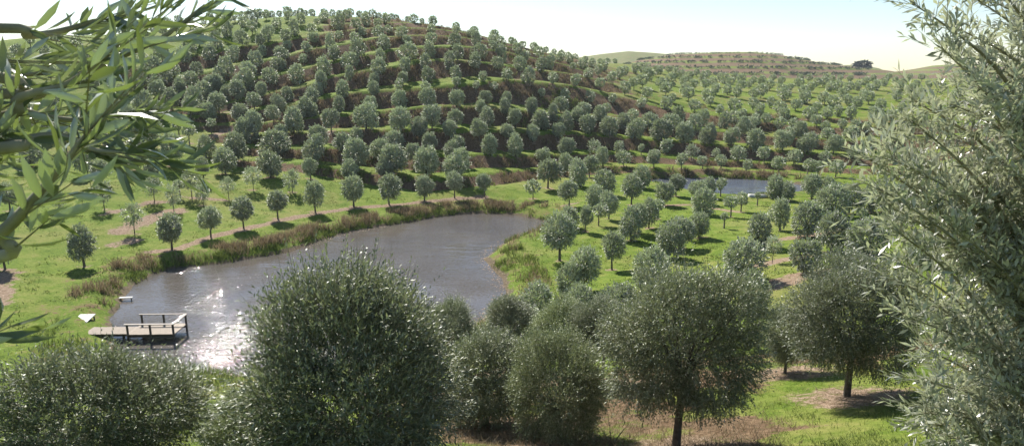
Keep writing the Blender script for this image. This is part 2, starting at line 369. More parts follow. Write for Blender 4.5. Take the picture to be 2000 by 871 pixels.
def paint_line(A, pts, wd, val=1.0):
    hs = [hit(px, py, gfun) for px, py in pts]; hs = [h for h in hs if h is not None]
    for a, b in zip(hs[:-1], hs[1:]):
        n = max(2, int(np.hypot(*(b-a)[:2])/(wd*.6)))
        for k in range(n+1): p = a+(b-a)*k/n; paint(A, p[0], p[1], wd, wd, val)
for pts, wd in (([(300,492),(345,487),(412,462),(475,448),(543,431),(613,418),(691,406),(760,402),(825,395),(888,389),(945,386)], .7),
    ([(236,452),(262,440),(300,425),(345,412)], 1.3), ([(225,478),(262,470)], 1.0), ([(-10,600),(0,560),(12,535)], 1.0),
    ([(1490,562),(1560,540),(1640,528)], 1.1), ([(1500,470),(1576,462),(1640,448)], .8), ([(1480,520),(1510,512),(1570,500)], .8),
    ([(1290,402),(1340,400),(1400,408),(1450,415)], .7), ([(200,420),(230,412),(290,396),(340,394)], .6), ([(380,386),(440,392)], .6), ([(395,275),(440,258),(480,250)], .9), ([(430,222),(480,212)], .7),
    ([(1100,402),(1130,396)], .5)):
    paint_line(MULCH, pts, wd)
# ------------------------------------------------------------------ foliage builders
def unit(v): return v/np.maximum(np.linalg.norm(v, axis=-1, keepdims=True), 1e-9)
def leaves_from_shoots(r, P0, D, Ln, nl, ll, lw, spread=.75, droop=.15, fold=.25, fat=False, flatn=.8, jit=.22):
    """paired narrow leaves along shoots; P0,D (n,3), Ln (n,), leaf length ll, half width lw"""
    n = len(P0); s = (np.arange(nl)+.6)/nl; s = np.broadcast_to(s, (n, nl))+r.normal(0, .02, (n, nl))
    side = unit(np.cross(D, r.normal(0, 1, (n, 3)))); up2 = np.cross(D, side)
    ang = (np.arange(nl) % 2)*math.pi+(np.arange(nl)//2)*math.pi/2+.3
    ang = ang[None, :]+r.normal(0, .5, (n, nl))
    lat = side[:, None]*np.cos(ang)[..., None]+up2[:, None]*np.sin(ang)[..., None]
    bend = np.zeros((n, nl, 3)); bend[..., 2] = -droop*(s**2)*Ln[:, None]
    base = P0[:, None]+D[:, None]*(s*Ln[:, None])[..., None]+bend
    ld = unit(D[:, None]*(.85+.5*s[..., None])+lat*spread+r.normal(0, jit, (n, nl, 3)))
    wd = unit(np.cross(np.array([0, 0, 1.])*flatn+lat*(1-flatn)*.6+r.normal(0, .38, (n, nl, 3)), ld)); nm = np.cross(ld, wd)
    L_ = ll*r.uniform(.7, 1.25, (n, nl, 1))*(1-.35*np.maximum(s-.75, 0)[..., None]*4*.5); W_ = lw*r.uniform(.75, 1.2, (n, nl, 1))
    if not fat:
        q = np.stack([base, base+ld*L_*.5+wd*W_+nm*W_*fold, base+ld*L_, base+ld*L_*.5-wd*W_+nm*W_*fold], 2)
        V = q.reshape(-1, 3); k = len(V)//4; return V, np.arange(k*4).reshape(k, 4)[:, ::-1].copy()
    cv = nm*L_*.06
    q = np.stack([base, base+ld*L_*.3+wd*W_*.85+nm*W_*fold-cv*.6, base+ld*L_*.65+wd*W_*.9+nm*W_*fold-cv*.4, base+ld*L_+cv,
                  base+ld*L_*.65-wd*W_*.9+nm*W_*fold-cv*.4, base+ld*L_*.3-wd*W_*.85+nm*W_*fold-cv*.6,
                  base+ld*L_*.33-cv, base+ld*L_*.66-cv], 2)
    V = q.reshape(-1, 3); k = len(V)//8; o = (np.arange(k)*8)[:, None]
    Fq = np.concatenate([o+np.array([[0, 1, 6, 6]]), o+np.array([[1, 2, 7, 6]]), o+np.array([[2, 3, 7, 7]]), o+np.array([[0, 6, 5, 5]]), o+np.array([[6, 7, 4, 5]]), o+np.array([[7, 3, 4, 4]])])
    Fq = np.where((Fq[:, 2] == Fq[:, 3])[:, None], Fq[:, [1, 0, 2, 2]], Fq[:, ::-1])
    return V, Fq
def fix_tri_quads(name, V, Fq, mat):
    """quads whose last two corners coincide become triangles"""
    V = np.asarray(V, np.float32); tri = Fq[:, 2] == Fq[:, 3]
    T, Q = Fq[tri][:, :3], Fq[~tri]; me = bpy.data.meshes.new(name)
    me.vertices.add(len(V)); me.vertices.foreach_set('co', V.ravel())
    me.loops.add(T.size+Q.size); me.loops.foreach_set('vertex_index', np.r_[T.ravel(), Q.ravel()].astype(np.int32))
    me.polygons.add(len(T)+len(Q)); me.polygons.foreach_set('loop_start', np.r_[np.arange(len(T))*3, T.size+np.arange(len(Q))*4].astype(np.int32))
    me.polygons.foreach_set('use_smooth', np.ones(len(T)+len(Q), bool)); me.update(calc_edges=True); me.materials.append(mat); return me
def rand_dirs(r, n):
    v = r.normal(0, 1, (n, 3)); return unit(v)
def lump(dirs, lobes, amps):
    s = np.ones(len(dirs))
    for i, (l, a) in enumerate(zip(lobes, amps)): s += a*np.exp((2.5 if i % 2 else 8.0)*(dirs@l-1))
    return s
def crown_shoots(r, n, inner=.35, lumpy=.3, up=.35, length=.3, flat=.9, spikes=0.0, gaps=.5, cone=.08):
    lob = rand_dirs(r, 9); am = r.uniform(-lumpy, lumpy, 9); d = rand_dirs(r, int(n*1.9))
    # patches kept and gaps left open
    gl = rand_dirs(r, 26); den = np.max(d@gl.T, axis=1); keep = r.random(len(d)) < np.clip((den-.62)/.25, 1-gaps, 1)
    d = d[keep][:n]; rad = lump(d, lob, am)*(inner+(1-inner)*r.random(len(d))**.45)
    Ln = length*r.uniform(.55, 1.25, len(d)); Ln *= 1+spikes*(r.random(len(d)) < .12)*np.clip(d[:, 2]+.2, 0, 1)
    P0 = d*(rad*(1-.6*length))[:, None]; P0[:, 2] *= flat
    P0[:, :2] *= (1-cone*np.clip(d[:, 2:3]+.2, 0, 1))
    low = d[:, 2] < -.5; P0[low, 2] *= .85
    D = unit(d*np.array([.9, .9, .8])+np.stack([np.zeros(len(d)), np.zeros(len(d)), up*np.clip(.35+d[:, 2], -.1, 1)], -1)*1.2+r.normal(0, .36, (len(d), 3)))
    return P0, D, Ln
def blob_shoots(r, n, nb=9, up=.4, length=.25, spikes=.5, ratio=1.0, rmin=.34, rmax=.52, cd=(.42, .62)):
    c = rand_dirs(r, nb)*r.uniform(*cd, (nb, 1)); c[:, 2] = c[:, 2]*.9*ratio; R_ = r.uniform(rmin, rmax, nb); c[0] = (0, 0, .1); R_[0] = .62
    w_ = R_**2; i = r.choice(nb, int(n*1.7), p=w_/w_.sum()); d = rand_dirs(r, len(i)); P = c[i]+d*(R_[i]*(.55+.45*r.random(len(i))**.5))[:, None]
    q = np.linalg.norm(P[:, None]-c[None], axis=2)/R_[None]; q[np.arange(len(i)), i] = 9; k = (q.min(1) > .85) | (r.random(len(i)) < .3)
    P, d = P[k][:n], d[k][:n]; L_ = length*r.uniform(.5, 1.2, len(P)); L_ *= 1+spikes*(r.random(len(P)) < .08)*np.clip(P[:, 2]+.1, 0, 1)
    g = unit(P); D = unit(d*.55+g*.6+np.stack([0*L_, 0*L_, up*np.clip(.4+P[:, 2], -.1, 1)], -1)+r.normal(0, .34, (len(P), 3)))
    return P*.93, D, L_
def blob_mesh(name, seed, nsh, nl, ll, lw, mat, **k):
    r = np.random.default_rng(seed); P0, D, Ln = blob_shoots(r, nsh, **k)
    V, Fq = leaves_from_shoots(r, P0, D, Ln, nl, ll, lw, jit=.3); return npmesh(name, V, Fq, mat)
def crown_mesh(name, seed, nsh, nl, ll, lw, mat, **k):
    r = np.random.default_rng(seed); P0, D, Ln = crown_shoots(r, nsh, **k)
    V, Fq = leaves_from_shoots(r, P0, D, Ln, nl, ll, lw); return npmesh(name, V, Fq, mat)
def limb_mesh(name, seed, mat, h_tr, thick, nl=7, spread=.75, top=1.4, sub=2, n=6):
    """trunk from 0 to h_tr, then limbs spreading up into the crown (unit crown radius about 1)"""
    r = random.Random(seed); mb = MB(); ox, oy = r.uniform(-.05, .05), r.uniform(-.05, .05)
    mb.tube([(0, 0, -.25), (0, 0, .02), (ox*.5, oy*.5, h_tr*.5), (ox, oy, h_tr)], [thick*1.6, thick*1.25, thick, thick*.9], n)
    for i in range(nl):
        a = 2*math.pi*i/nl+r.uniform(-.3, .3); q = r.uniform(.5, 1)*spread; z1 = h_tr+r.uniform(.6, 1)*top
        p = [(ox, oy, h_tr-.05), (ox+math.cos(a)*q*.25, oy+math.sin(a)*q*.25, h_tr+(z1-h_tr)*.3), (ox+math.cos(a)*q*.6, oy+math.sin(a)*q*.6, h_tr+(z1-h_tr)*.65), (ox+math.cos(a)*q, oy+math.sin(a)*q, z1)]
        mb.tube(p, [thick*.55, thick*.4, thick*.25, thick*.08], 5)
        for j in range(sub):
            b = a+r.uniform(-1, 1); c = Vector(p[1+j % 2]); e = c+Vector((math.cos(b)*.4, math.sin(b)*.4, r.uniform(.1, .6)))*spread
            mb.tube([c, (c+e)/2+Vector((0, 0, -.03)), e], [thick*.25, thick*.17, thick*.05], 4)
    return mb.mesh(name, mat, True)
# mid-distance crowns (unit radius)
FULL = [blob_mesh('crown', 100+i, 680, 9, .13, .034, M_leaf, length=.3, nb=7+i % 3, up=.5, rmin=.36, rmax=.56, spikes=.9) for i in range(9)]
BUSH = [crown_mesh('crown', 120+i, 620, 9, .13, .034, M_leaf, length=.36, lumpy=.35, gaps=.85, flat=.95, up=.5) for i in range(3)]
THIN = [crown_mesh('crown', 140+i, 230, 8, .17, .036, M_leaf, length=.42, lumpy=.4, gaps=.9, up=.6, inner=.2) for i in range(4)]
SMALL = [blob_mesh('crown', 160+i, 350, 7, .18, .05, M_leaf, length=.3, nb=5+i % 3, up=.5, rmin=.4, rmax=.6, spikes=.9) for i in range(8)]
LIMB = [limb_mesh('trunk', 20+i, M_bark, 1.0, .07, 6, .5, .9) for i in range(4)]
LIMBT = [limb_mesh('trunk', 30+i, M_bark, 1.0, .04, 5, .4, .8) for i in range(3)]
LIMBF = [limb_mesh('trunk', 40+i, M_bark, 1.0, .07, 3, .4, .8, 0, 4) for i in range(3)]
# ------------------------------------------------------------------ surveyed trees
# zone : cx, crown centre y, crown width, trunk base y (0 = worked out), all in pixels of the photograph ; suffix kind t thin, b bushy
ZL = """222 205 30 231,251 222 24 248,280 203 40 226,307 173 28 192,312 214 30 235,336 191 30 215,373 207 31 232,354 176 26 190,381 190 34 215,270 244 28 268,298 256 42 287,350 243 18 266t,370 252 22 280t,270 295 40 332,335 290 42 326,298 327 30 348,210 262 40 285,398 318 30 355,441 310 38 341,168 312 36 342,200 329 32 361,117 381 26 420t,204 373 34 410t,100 352 24 376,165 473 52 520,10 480 48 526,302 357 32 394t,263 407 36 456t,375 345 34 386t,352 360 16 384t,340 382 32 414t,397 375 30 402t,447 358 24 388t,336 441 46 487,412 423 38 463,403 285 34 308,413 240 15 260t,410 218 28 236,428 200 32 222,400 180 34 202,418 165 28 180,445 180 26 198,465 175 28 195,472 218 30 240,497 237 32 265,462 283 42 318,478 258 38 280,130 270 34 296,90 250 32 275,60 300 36 326,150 205 28 226,190 190 26 208,110 195 28 214,60 215 30 236,240 180 26 196,265 165 26 182,180 160 24 176,20 380 36 412,20 260 34 284"""
ZH = """497 193 26 213,510 175 28 193,545 202 30 222,535 220 26 242,561 183 26 198,574 235 42 260,595 210 34 230,535 285 50 307,548 263 32 282,528 318 40 347,495 342 30 372t,571 349 36 376t,607 327 32 350,683 333 34 353,476 403 42 446,543 386 38 428,616 379 44 415,691 366 44 404,760 368 44 400,829 361 38 392,888 355 32 387,946 355 32 384,752 330 34 352,693 300 52 330,768 311 48 338,742 290 34 311,833 317 52 342,808 296 32 318,895 320 52 346,885 292 34 310,620 174 26 188,670 173 30 192,730 172 24 186,780 163 20 176,610 190 28 205,605 213 30 228,662 203 28 222,725 203 28 218,782 195 30 210,647 231 34 257,715 230 46 256,781 230 38 254,623 265 36 289,617 290 46 318,672 278 36 300,697 267 32 286,769 272 34 291,832 168 18 182,835 192 32 212,892 192 32 210,930 166 16 180,965 168 16 182,948 190 26 206,938 208 24 222,990 190 24 206,985 205 26 222,844 228 38 252,820 245 36 270,892 232 34 250,880 250 32 270,952 230 34 252,936 252 34 275,990 254 24 274,838 275 30 295,956 284 32 303,1007 285 34 306,895 282 28 300,
425 78 26 95,410 103 26 122,455 105 24 120,510 78 24 92,559 69 24 84,575 55 26 70,512 98 18 112,561 88 18 100,549 104 26 118,500 116 28 132,488 137 28 152,445 130 30 150,430 147 28 165,545 126 24 140,527 148 32 168,480 155 32 172,465 163 28 180,420 160 26 176,582 145 28 162,597 90 18 102,595 115 18 128,
423 44 16 57,442 37 20 50,459 32 15 44,473 42 18 54,493 32 24 46,505 25 14 36,520 30 14 40,444 57 24 72,493 52 22 67,474 73 26 90,525 65 26 82,541 44 20 57,563 31 18 43,588 36 22 51,608 57 20 70,621 44 14 54,633 32 20 44,676 30 20 42,662 45 26 59,697 47 22 60,714 37 22 52,740 46 18 58,755 35 18 47,693 72 20 84,708 61 18 72,742 62 22 76,757 57 16 68,784 62 22 80,614 75 22 88,646 82 24 95,661 70 18 82,750 82 24 98,699 95 28 111,651 104 28 120,603 95 16 106,633 133 34 149,684 119 36 137,742 108 24 123,796 80 20 92,795 100 32 118,740 130 28 148,684 143 24 160,790 127 28 142,787 152 24 168,732 155 24 171,630 155 28 176,
845 57 18 67,892 59 16 70,920 65 14 74,844 76 22 91,889 79 24 92,930 78 24 92,961 74 16 84,978 80 20 92,963 89 18 100,839 98 26 115,894 102 26 118,937 101 28 118,980 104 28 119,998 80 14 92,833 122 24 137,878 117 26 136,928 119 26 136,972 123 24 140,838 147 24 162,891 145 24 160,942 148 18 159,990 143 22 158,893 160 18 172,
1010 95 22 108,1042 92 18 102,1052 102 20 116,1025 108 20 125,1015 125 26 141,1057 125 24 139,1075 120 24 136,1031 147 24 163,1079 152 22 167,1125 156 22 169,1094 113 18 124,1112 114 18 124,1138 124 20 136,1156 123 16 133,1149 142 20 155,1168 136 20 150,1173 163 20 178,1180 127 20 140,1197 150 20 165,1119 130 14 142,1103 182 20 198,1058 180 16 192,1154 187 20 202,1196 192 18 206,1095 203 26 220,1038 205 26 222,1140 212 26 230,1185 212 20 228,1172 222 28 240,1007 228 30 250,1058 235 34 253,1080 220 26 236,1104 238 34 255,1146 243 34 261,1128 222 28 238,1090 255 26 274,1040 258 28 276,1190 247 32 264,1108 285 32 303,1162 285 24 302t,1177 303 26 326,1061 304 28 322,
405 33 16 44,300 45 16 56,320 42 18 56,345 40 18 54,372 45 18 58,388 55 20 70,288 50 20 66,260 48 18 62,318 56 20 74,345 52 16 68,265 75 24 92,300 90 20 104,317 100 26 120,370 90 28 108,358 108 28 126,390 72 24 90,297 128 30 146,283 150 26 168,325 148 28 166,340 135 22 150,385 135 26 152,371 155 28 174,305 165 26 182,352 165 24 182,280 112 20 128,240 60 18 76,215 52 18 68,190 60 20 76,236 90 22 106,205 95 24 112,180 110 24 128,150 80 22 98,130 100 24 118,110 70 20 86,90 100 24 118,60 75 20 92,40 100 24 118,240 130 26 148,200 130 26 148,150 135 26 154,100 140 26 160,50 150 28 170,20 120 24 140"""
ZS = """425 26 18,440 19 14,410 30 14,452 24 13,470 21 18,482 16 13,519 17 18,530 25 14,543 28 13,560 15 20,585 20 16,608 18 15,630 16 16,648 19 15,661 22 14,683 17 18,700 26 14,727 20 18,714 25 14,763 25 13,773 28 12,796 36 12,808 31 18,845 40 20,890 47 18,926 53 19,966 62 22,1003 72 14,1022 80 14,1068 97 13,1083 99 13,1098 103 13,1112 106 12,1126 110 12,1145 112 12,1160 113 11,1175 116 11,1190 117 12,1205 120 11,335 28 14,312 28 14,292 32 14,362 26 13,268 30 14,240 34 14,395 25 13,752 22 13,738 24 12,823 40 12,575 18 12,505 18 12,595 24 12,672 24 12"""
ZR = """1241 253 34 270,1292 255 36 273,1335 260 36 278,1384 262 34 280,1428 264 32 283,1477 273 32 292,1528 275 30 293,1577 278 32 298,1217 238 28 252,1235 225 22 240,1268 236 28 252,1310 238 28 254,1326 224 26 242,1358 240 26 256,1372 230 26 246,1415 235 26 251,1450 245 26 262,1435 228 22 244,1465 240 22 256,1475 233 20 246,1563 253 24 272,1540 260 22 276,
1208 285 18 300,1252 288 12 302t,1302 285 22 302t,1350 294 24 312t,1398 296 14 312t,1442 298 24 315t,1492 300 22 318t,1550 304 22 322t,1218 306 22 325t,1277 304 26 328,1331 310 20 330,1372 314 16 331t,1408 311 18 329t,1458 318 16 336,1520 318 22 339,1577 322 20 343,1597 325 18 345,1632 325 22 346,
1220 171 20 186,1238 162 16 176,1255 158 20 172,1210 142 18 156,1222 137 14 148,1240 132 14 144,1252 131 14 142,1264 130 12 141,1281 138 16 150,1265 145 20 158,1289 160 16 172,1308 155 20 168,1300 173 20 186,1265 182 18 196,1253 200 16 212,1302 200 20 214,1313 190 14 202,1318 141 14 152,1330 143 12 153,1345 147 14 158,1335 158 14 170,1336 171 16 183,1345 183 20 197,1353 165 16 177,1357 204 18 218,1373 148 16 160,1378 164 16 177,1392 158 14 170,1382 184 20 198,1397 172 18 186,1388 197 14 208,
1405 150 12 160,1417 153 16 164,1435 150 12 160,1448 155 16 167,1427 160 14 171,1420 173 16 185,1438 180 16 193,1445 167 16 179,1463 162 12 173,1472 155 12 165,1488 158 16 170,1503 165 16 177,1485 176 20 192,1470 182 16 195,1503 197 14 210,1470 202 18 216,1525 158 14 169,1524 174 16 186,1528 184 20 197,1541 170 12 181,1519 209 20 223,1484 211 18 224,1435 203 20 217,1405 212 14 224,1450 220 14 232,1497 230 16 242,1531 221 20 234,1560 163 16 175,1566 176 16 188,1570 188 20 202,1582 170 16 182,1553 205 18 217t,1577 221 20 234,1547 240 16 252,1595 160 14 171,1597 210 16 222,1595 235 18 248,1525 240 18 252,
1607 158 14 169,1623 156 14 167,1622 168 16 180,1638 166 16 178,1658 170 16 182,1675 166 14 177,1690 158 14 169,1697 173 16 185,1712 165 16 177,1727 158 14 169,1747 157 12 167,1752 169 16 181,1762 160 12 170,1780 171 14 182,1789 164 12 174,1647 182 18 195,1654 193 16 206,1610 190 18 204,1628 197 20 212,1685 182 14 194,1696 190 20 204,1670 200 18 212t,1720 203 18 217,1782 193 16 206,1615 218 18 233,1638 215 16 228,1661 220 20 236,1706 220 20 237,1722 233 20 248,1643 242 16 254,1670 245 18 258,1615 262 20 277,1690 248 18 262,1612 245 16 258,1627 280 28 299,1665 260 24 278,1740 225 18 240,1760 210 16 223,1730 260 20 276,1700 280 22 297,1665 300 22 318,1610 305 18 322,1750 185 16 198,1800 180 14 192,1820 195 16 208,1840 170 14 181,1810 165 12 175,1835 160 12 170,1860 160 12 170,1870 180 16 192,1800 225 18 240,1770 250 20 266,1840 220 18 235,1850 250 20 268,1720 310 22 330,1780 300 22 320,1360 141 11 150,1382 143 11 152,1560 152 11 161,1578 152 11 161,1510 152 11 161,1612 150 10 158,1640 152 11 161,1660 154 11 163,1705 152 11 161,1735 150 11 159,1775 150 10 159,1800 151 11 160,1290 134 11 144,1305 136 11 146"""
ZV = """1041 364 24 389,1070 335 38 368,1104 313 26 342,1151 322 26 346,1128 338 34 363,1112 373 32 404,1093 455 56 509,1112 425 32 446b,1143 417 26 453,1180 355 36 381,1162 382 30 406,1233 365 34 400,1253 343 34 368,1189 393 30 428,1169 410 24 441,1267 407 32 446,1296 378 30 401,1320 355 26 383,1285 395 20 428,1232 436 40 470,1247 420 30 456,1195 470 42 527,1140 505 50 567,1305 465 46 505,1328 446 38 486,1384 362 28 386,1362 371 26 396,1373 397 36 420b,1407 358 20 384,1427 389 22 424,1447 383 22 414,1479 376 11 401t,1514 364 34 388,1538 370 26 393,1414 421 13 446t,1365 436 30 465,1344 448 20 470t,1523 416 40 450,1480 450 46 484,1508 472 28 514t,1451 510 66 547b,1576 430 46 463,1570 500 44 533,1585 362 34 388,1623 395 56 424b,1658 382 36 417,1620 367 26 388,1624 453 56 491,1690 468 62 500b,1700 390 38 415,1723 386 40 414,1680 410 16 440t,1740 430 36 457,1048 588 50 626b,1108 550 42 580b,1135 600 60 640b,1470 565 58 612b,1273 520 58 562b,1210 600 70 650b,1010 640 80 690b,1760 380 36 408,1790 400 36 430,1800 480 50 520b,1850 420 40 452"""
def parse(s, zone):
    out = []
    for e in s.replace('\n', '').split(','):
        k = 'f'; e = e.strip()
        if not e: continue
        if e[-1] in 'tb': k = e[-1]; e = e[:-1]
        a = [float(q) for q in e.split()]; out.append((a[0], a[1], a[2], a[3] if len(a) > 3 else 0, k, zone))
    return out
TREES = []
for px, cy, wp, by, kind, zone in parse(ZL, 'L')+parse(ZH, 'H')+parse(ZS, 'S')+parse(ZR, 'R')+parse(ZV, 'V'):
    h = None
    if zone != 'S': h = hit(px, by, gfun)
    if h is None or h[1] > 262:
        a, _ = ray(px, 0); ys = YS[(YS > 90) & (YS < 255)]; g = gfun(a*ys, ys); py_ = proj(a*ys, ys, g)[1]; k = int(np.argmin(py_)); Y = ys[k]+1.5
        h = np.array([a*Y, Y, float(gfun(np.array([a*Y]), np.array([Y]))[0])])
        by = float(proj(h[0], h[1], h[2])[1])
    x, Y = h[0], h[1]; z = gz(x, Y); dist = (Y*CP-(z+2-EYE)*SP)
    wm = wp*dist/F*1.03; zc = EYE+ray(px, cy)[1]*Y; hc = zc-z           # crown centre above ground
    if zone == 'S': hc = wm*.42
    if kind == 'b': hc = max(wm*.46, min(hc, wm*.75))
    hc = min(max(hc, wm*(.42 if zone == 'S' else .5)), wm*.5+(.7+.15*wm if zone in 'LV' or by > 340 else .5+.1*wm))
    TREES.append(dict(x=x, y=Y, z=z, w=wm, hc=hc, px=px, cy=cy, wp=wp, by=by, k=kind, zone=zone, big=wp))
# ------------------------------------------------------------------ olive trees of the grove
WORDS = ['', 'first','second','third','fourth','fifth','sixth','seventh','eighth','ninth','tenth','eleventh','twelfth','thirteenth','fourteenth','fifteenth','sixteenth','seventeenth','eighteenth','nineteenth']
TENS = {2: ('twenty', 'twentieth'), 3: ('thirty', 'thirtieth'), 4: ('forty', 'fortieth'), 5: ('fifty', 'fiftieth')}
def ordw(n):
    if n < 20: return WORDS[n]
    return TENS[n//10][1] if n % 10 == 0 else TENS[n//10][0]+'-'+WORDS[n % 10]
def rows_by(ts, gap, key):
    """group by the gaps between neighbours in depth on the picture"""
    ts = sorted(ts, key=key); out = []
    for t in ts:
        if out and abs(key(t)-key(out[-1][0])) < gap: out[-1].append(t)
        else: out.append([t])
    return out
def size_word(t):
    if t['k'] == 't': return 'thin young'
    if t['k'] == 'b': return 'low bushy'
    return 'small' if t['w'] < 1.9 else 'large' if t['w'] > 3.1 else 'round'
def number(row, fmt, **kw):
    for i, t in enumerate(sorted(row, key=lambda q: q['px'])):
        t['label'] = fmt.format(s=size_word(t), n=ordw(i+1), **kw)
hz = [t for t in TREES if t['zone'] in 'HR' and not (t['px'] > 1180 and t['by'] < 235)]
lv = {}
for t in hz: t['lv'] = int(np.floor(float(tfield(np.array([t['x']]), np.array([t['y']]))[0])+.35)); lv.setdefault(max(t['lv'], 0), []).append(t)
for k, row in lv.items():
    if k == 0: number(row, '{s} olive tree, {n} from the left along the path edging the big pond', )
    else: number(row, '{s} olive tree, {n} from the left on {k} terrace above the pond', k=ordw(k))
up = rows_by([t for t in TREES if t['zone'] == 'R' and t['px'] > 1180 and t['by'] < 235], 12, lambda q: -q['by'])
for i, row in enumerate(up): number(row, '{s} olive tree, {n} from left in {k} row of the slope below far hills', k=ordw(i+1))
for i, row in enumerate(rows_by([t for t in TREES if t['zone'] == 'L'], 30, lambda q: -q['by'])):
    number(row, '{s} olive tree, {n} from left in {k} row up the left grass slope', k=ordw(i+1))
for i, row in enumerate(rows_by([t for t in TREES if t['zone'] == 'V'], 30, lambda q: -q['by'])):
    number(row, '{s} olive tree, {n} from left in {k} row back between the ponds', k=ordw(i+1))
for t in TREES:
    t.setdefault('label', 'round olive tree standing on the skyline of the terraced hill')
N_FG = 16
skyrow = [t for t in TREES if t['zone'] == 'S']; number(skyrow, '{s} olive tree, {n} from the left along the skyline of the terraced hill')
TREES.sort(key=lambda t: -t['big'])
IND, REST = TREES[:300-N_FG], TREES[300-N_FG:]
GRP = {'H': 'olive trees on the terraced hill', 'S': 'olive trees on the terraced hill', 'L': 'olive trees on the left grass slope', 'R': 'olive trees on the right slope', 'V': 'olive trees on the grass between the ponds'}
def add_olive(t, crown, limb, th=None, tall=1.95):
    e = empty('olive_tree', (t['x'], t['y'], t['z'])); tag(e, t['label'], 'olive tree', t.get('group') or GRP[t['zone']])
    r = t['w']/2*t.get('sc', .99 if t['zone'] == 'H' else 1.1); hh = t.get('h', 1.0)
    c = obj('crown', crown, e, (0, 0, t['hc'])); c.scale = (r, r, r*hh); c.rotation_euler = (random.uniform(-.16, .16), random.uniform(-.16, .16), random.uniform(0, 6.28))
    if t['zone'] == 'V' and not t.get('sc'): r *= 1.1
    if not t.get('sc'): c.scale = (r*random.uniform(.84, 1.18), r*random.uniform(.84, 1.18), r*hh*random.uniform(.9, 1.06))
    if th is None: th = max(.35, t['hc']-.35*r*hh)
    th = min(th, (t['hc']+.7*r*hh)/tall)
    q = obj('trunk', limb, e); q.scale = (r*1.0, r*1.0, th); q.rotation_euler[2] = random.uniform(0, 6.28)
    return e
for i, t in enumerate(IND):
    far = t['y'] > 118
    cr = random.choice(THIN if t['k'] == 't' else BUSH if t['k'] == 'b' else (SMALL if far else FULL+BUSH[:1]))
    lm = random.choice(LIMBT if t['k'] == 't' else (LIMBF if far else LIMB)); t['h'] = random.uniform(1.08, 1.32)*(1.04 if t['zone'] == 'V' else 1)
    add_olive(t, cr, lm)
# the smallest and farthest ones, as one mass
def arr(me):
    v = np.empty(len(me.vertices)*3, np.float32); me.vertices.foreach_get('co', v)
    f = np.empty(len(me.loops), np.int32); me.loops.foreach_get('vertex_index', f); return v.reshape(-1, 3), f.reshape(-1, 4)
FARM = []
for i in range(6):
    r = np.random.default_rng(200+i); P0, D, Ln = blob_shoots(r, 200, length=.3, nb=4+i % 3, up=.45, rmin=.4, rmax=.62)
    FARM.append(leaves_from_shoots(r, P0, D, Ln, 5, .25, .075))
TINY = []
for i in range(4):
    r = np.random.default_rng(220+i); P0, D, Ln = crown_shoots(r, 10, length=.3); TINY.append(leaves_from_shoots(r, P0, D, Ln, 3, .8, .25))
VV, FF, off = [], [], 0; TV = MB()
def put(mesh, x, y, z, r, rz):
    global off
    v, f = mesh; c, s = math.cos(rz), math.sin(rz)
    VV.append(np.stack([v[:, 0]*c-v[:, 1]*s, v[:, 0]*s+v[:, 1]*c, v[:, 2]], -1)*r+np.array([x, y, z])); FF.append(f+off); off += len(v)
for t in REST:
    r = t['w']/2*(1.0 if t['zone'] in 'HS' else 1.2); put(random.choice(FARM), t['x'], t['y'], t['z']+t['hc'], r, random.uniform(0, 6.28))
    TV.tube([(t['x'], t['y'], t['z']-.2), (t['x'], t['y'], t['z']+t['hc'])], [.09, .06], 4)
# rows of young trees on the terraces of the far hill
MAIN = (np.concatenate(VV), np.concatenate(FF)); VV, FF, off = [], [], 0
for k in range(5200):
    Y = random.uniform(355, 625); px = random.uniform(1215, 1720); x = ray(px, 130)[0]*Y; z = float(gz(x, Y))
    if z < 4 or px > 1700: continue
    n = round(z/4.2)*4.2-z
    if abs(n) > .5: continue
    put(random.choice(TINY), x, Y, z+.6, random.uniform(.75, 1.3)*(1 if z < 32 else .6), random.uniform(0, 6.28))
M_tiny = leaf_mat('distant_foliage', (.03,.045,.03), (.09,.11,.07), (.13,.15,.12), .7, .1, .2)
tag(obj('distant_olive_rows', npmesh('distant_olive_rows', np.concatenate(VV), np.concatenate(FF), M_tiny)), 'rows of tiny young olive trees ringing the distant terraced hill', 'olive trees', kind='stuff')
mf = npmesh('far_olive_trees', MAIN[0], MAIN[1], M_leaf)
tag(obj('far_olive_trees', mf), 'small far olive trees on the upper terraces and skyline', 'olive trees', kind='stuff')
tm_ = obj('far_tree_trunks', TV.mesh('far_tree_trunks', M_bark)); tm_.parent = bpy.data.objects['far_olive_trees']; tm_.name = 'trunks'; tag(tm_, kind='stuff')
# ------------------------------------------------------------------ large olive trees of the foreground
FG = []
def fgcrown(seed, nsh, R_, **k):
    peak = k.pop('peak', 0); r = np.random.default_rng(seed); P0, D, Ln = blob_shoots(r, nsh, **k)
    q = np.clip(P0[:, 2:3]+.25, 0, 1); P0[:, :2] *= 1-peak*q; P0[:, 2:3] *= 1+peak*.3*np.exp(-6*(P0[:, :1]**2+P0[:, 1:2]**2))*(q > 0)
    if peak: Ln = Ln*(1+.35*(r.random(len(P0)) < .14)*(P0[:, 2] > .3)); D = unit(D+np.array([0, 0, .4])*q)
    V, Fq = leaves_from_shoots(r, P0, D, Ln, 11, .076/R_, .0108/R_, spread=.95, fold=.3, jit=.42)
    me = npmesh('crown', V, Fq, M_leaf_fg)
    # stems of the shoots
    q = r.permutation(len(P0))[:len(P0)//2]; A = P0[q]; B = A+D[q]*Ln[q][:, None]; wd = unit(np.cross(D[q], r.normal(0, 1, (len(q), 3))))*.0035/R_*1.4
    V2 = np.stack([A-wd, A+wd, B+wd*.3, B-wd*.3], 1).reshape(-1, 3); F2 = np.arange(len(V2)).reshape(-1, 4)
    return me, npmesh('twigs', V2, F2, M_twig)
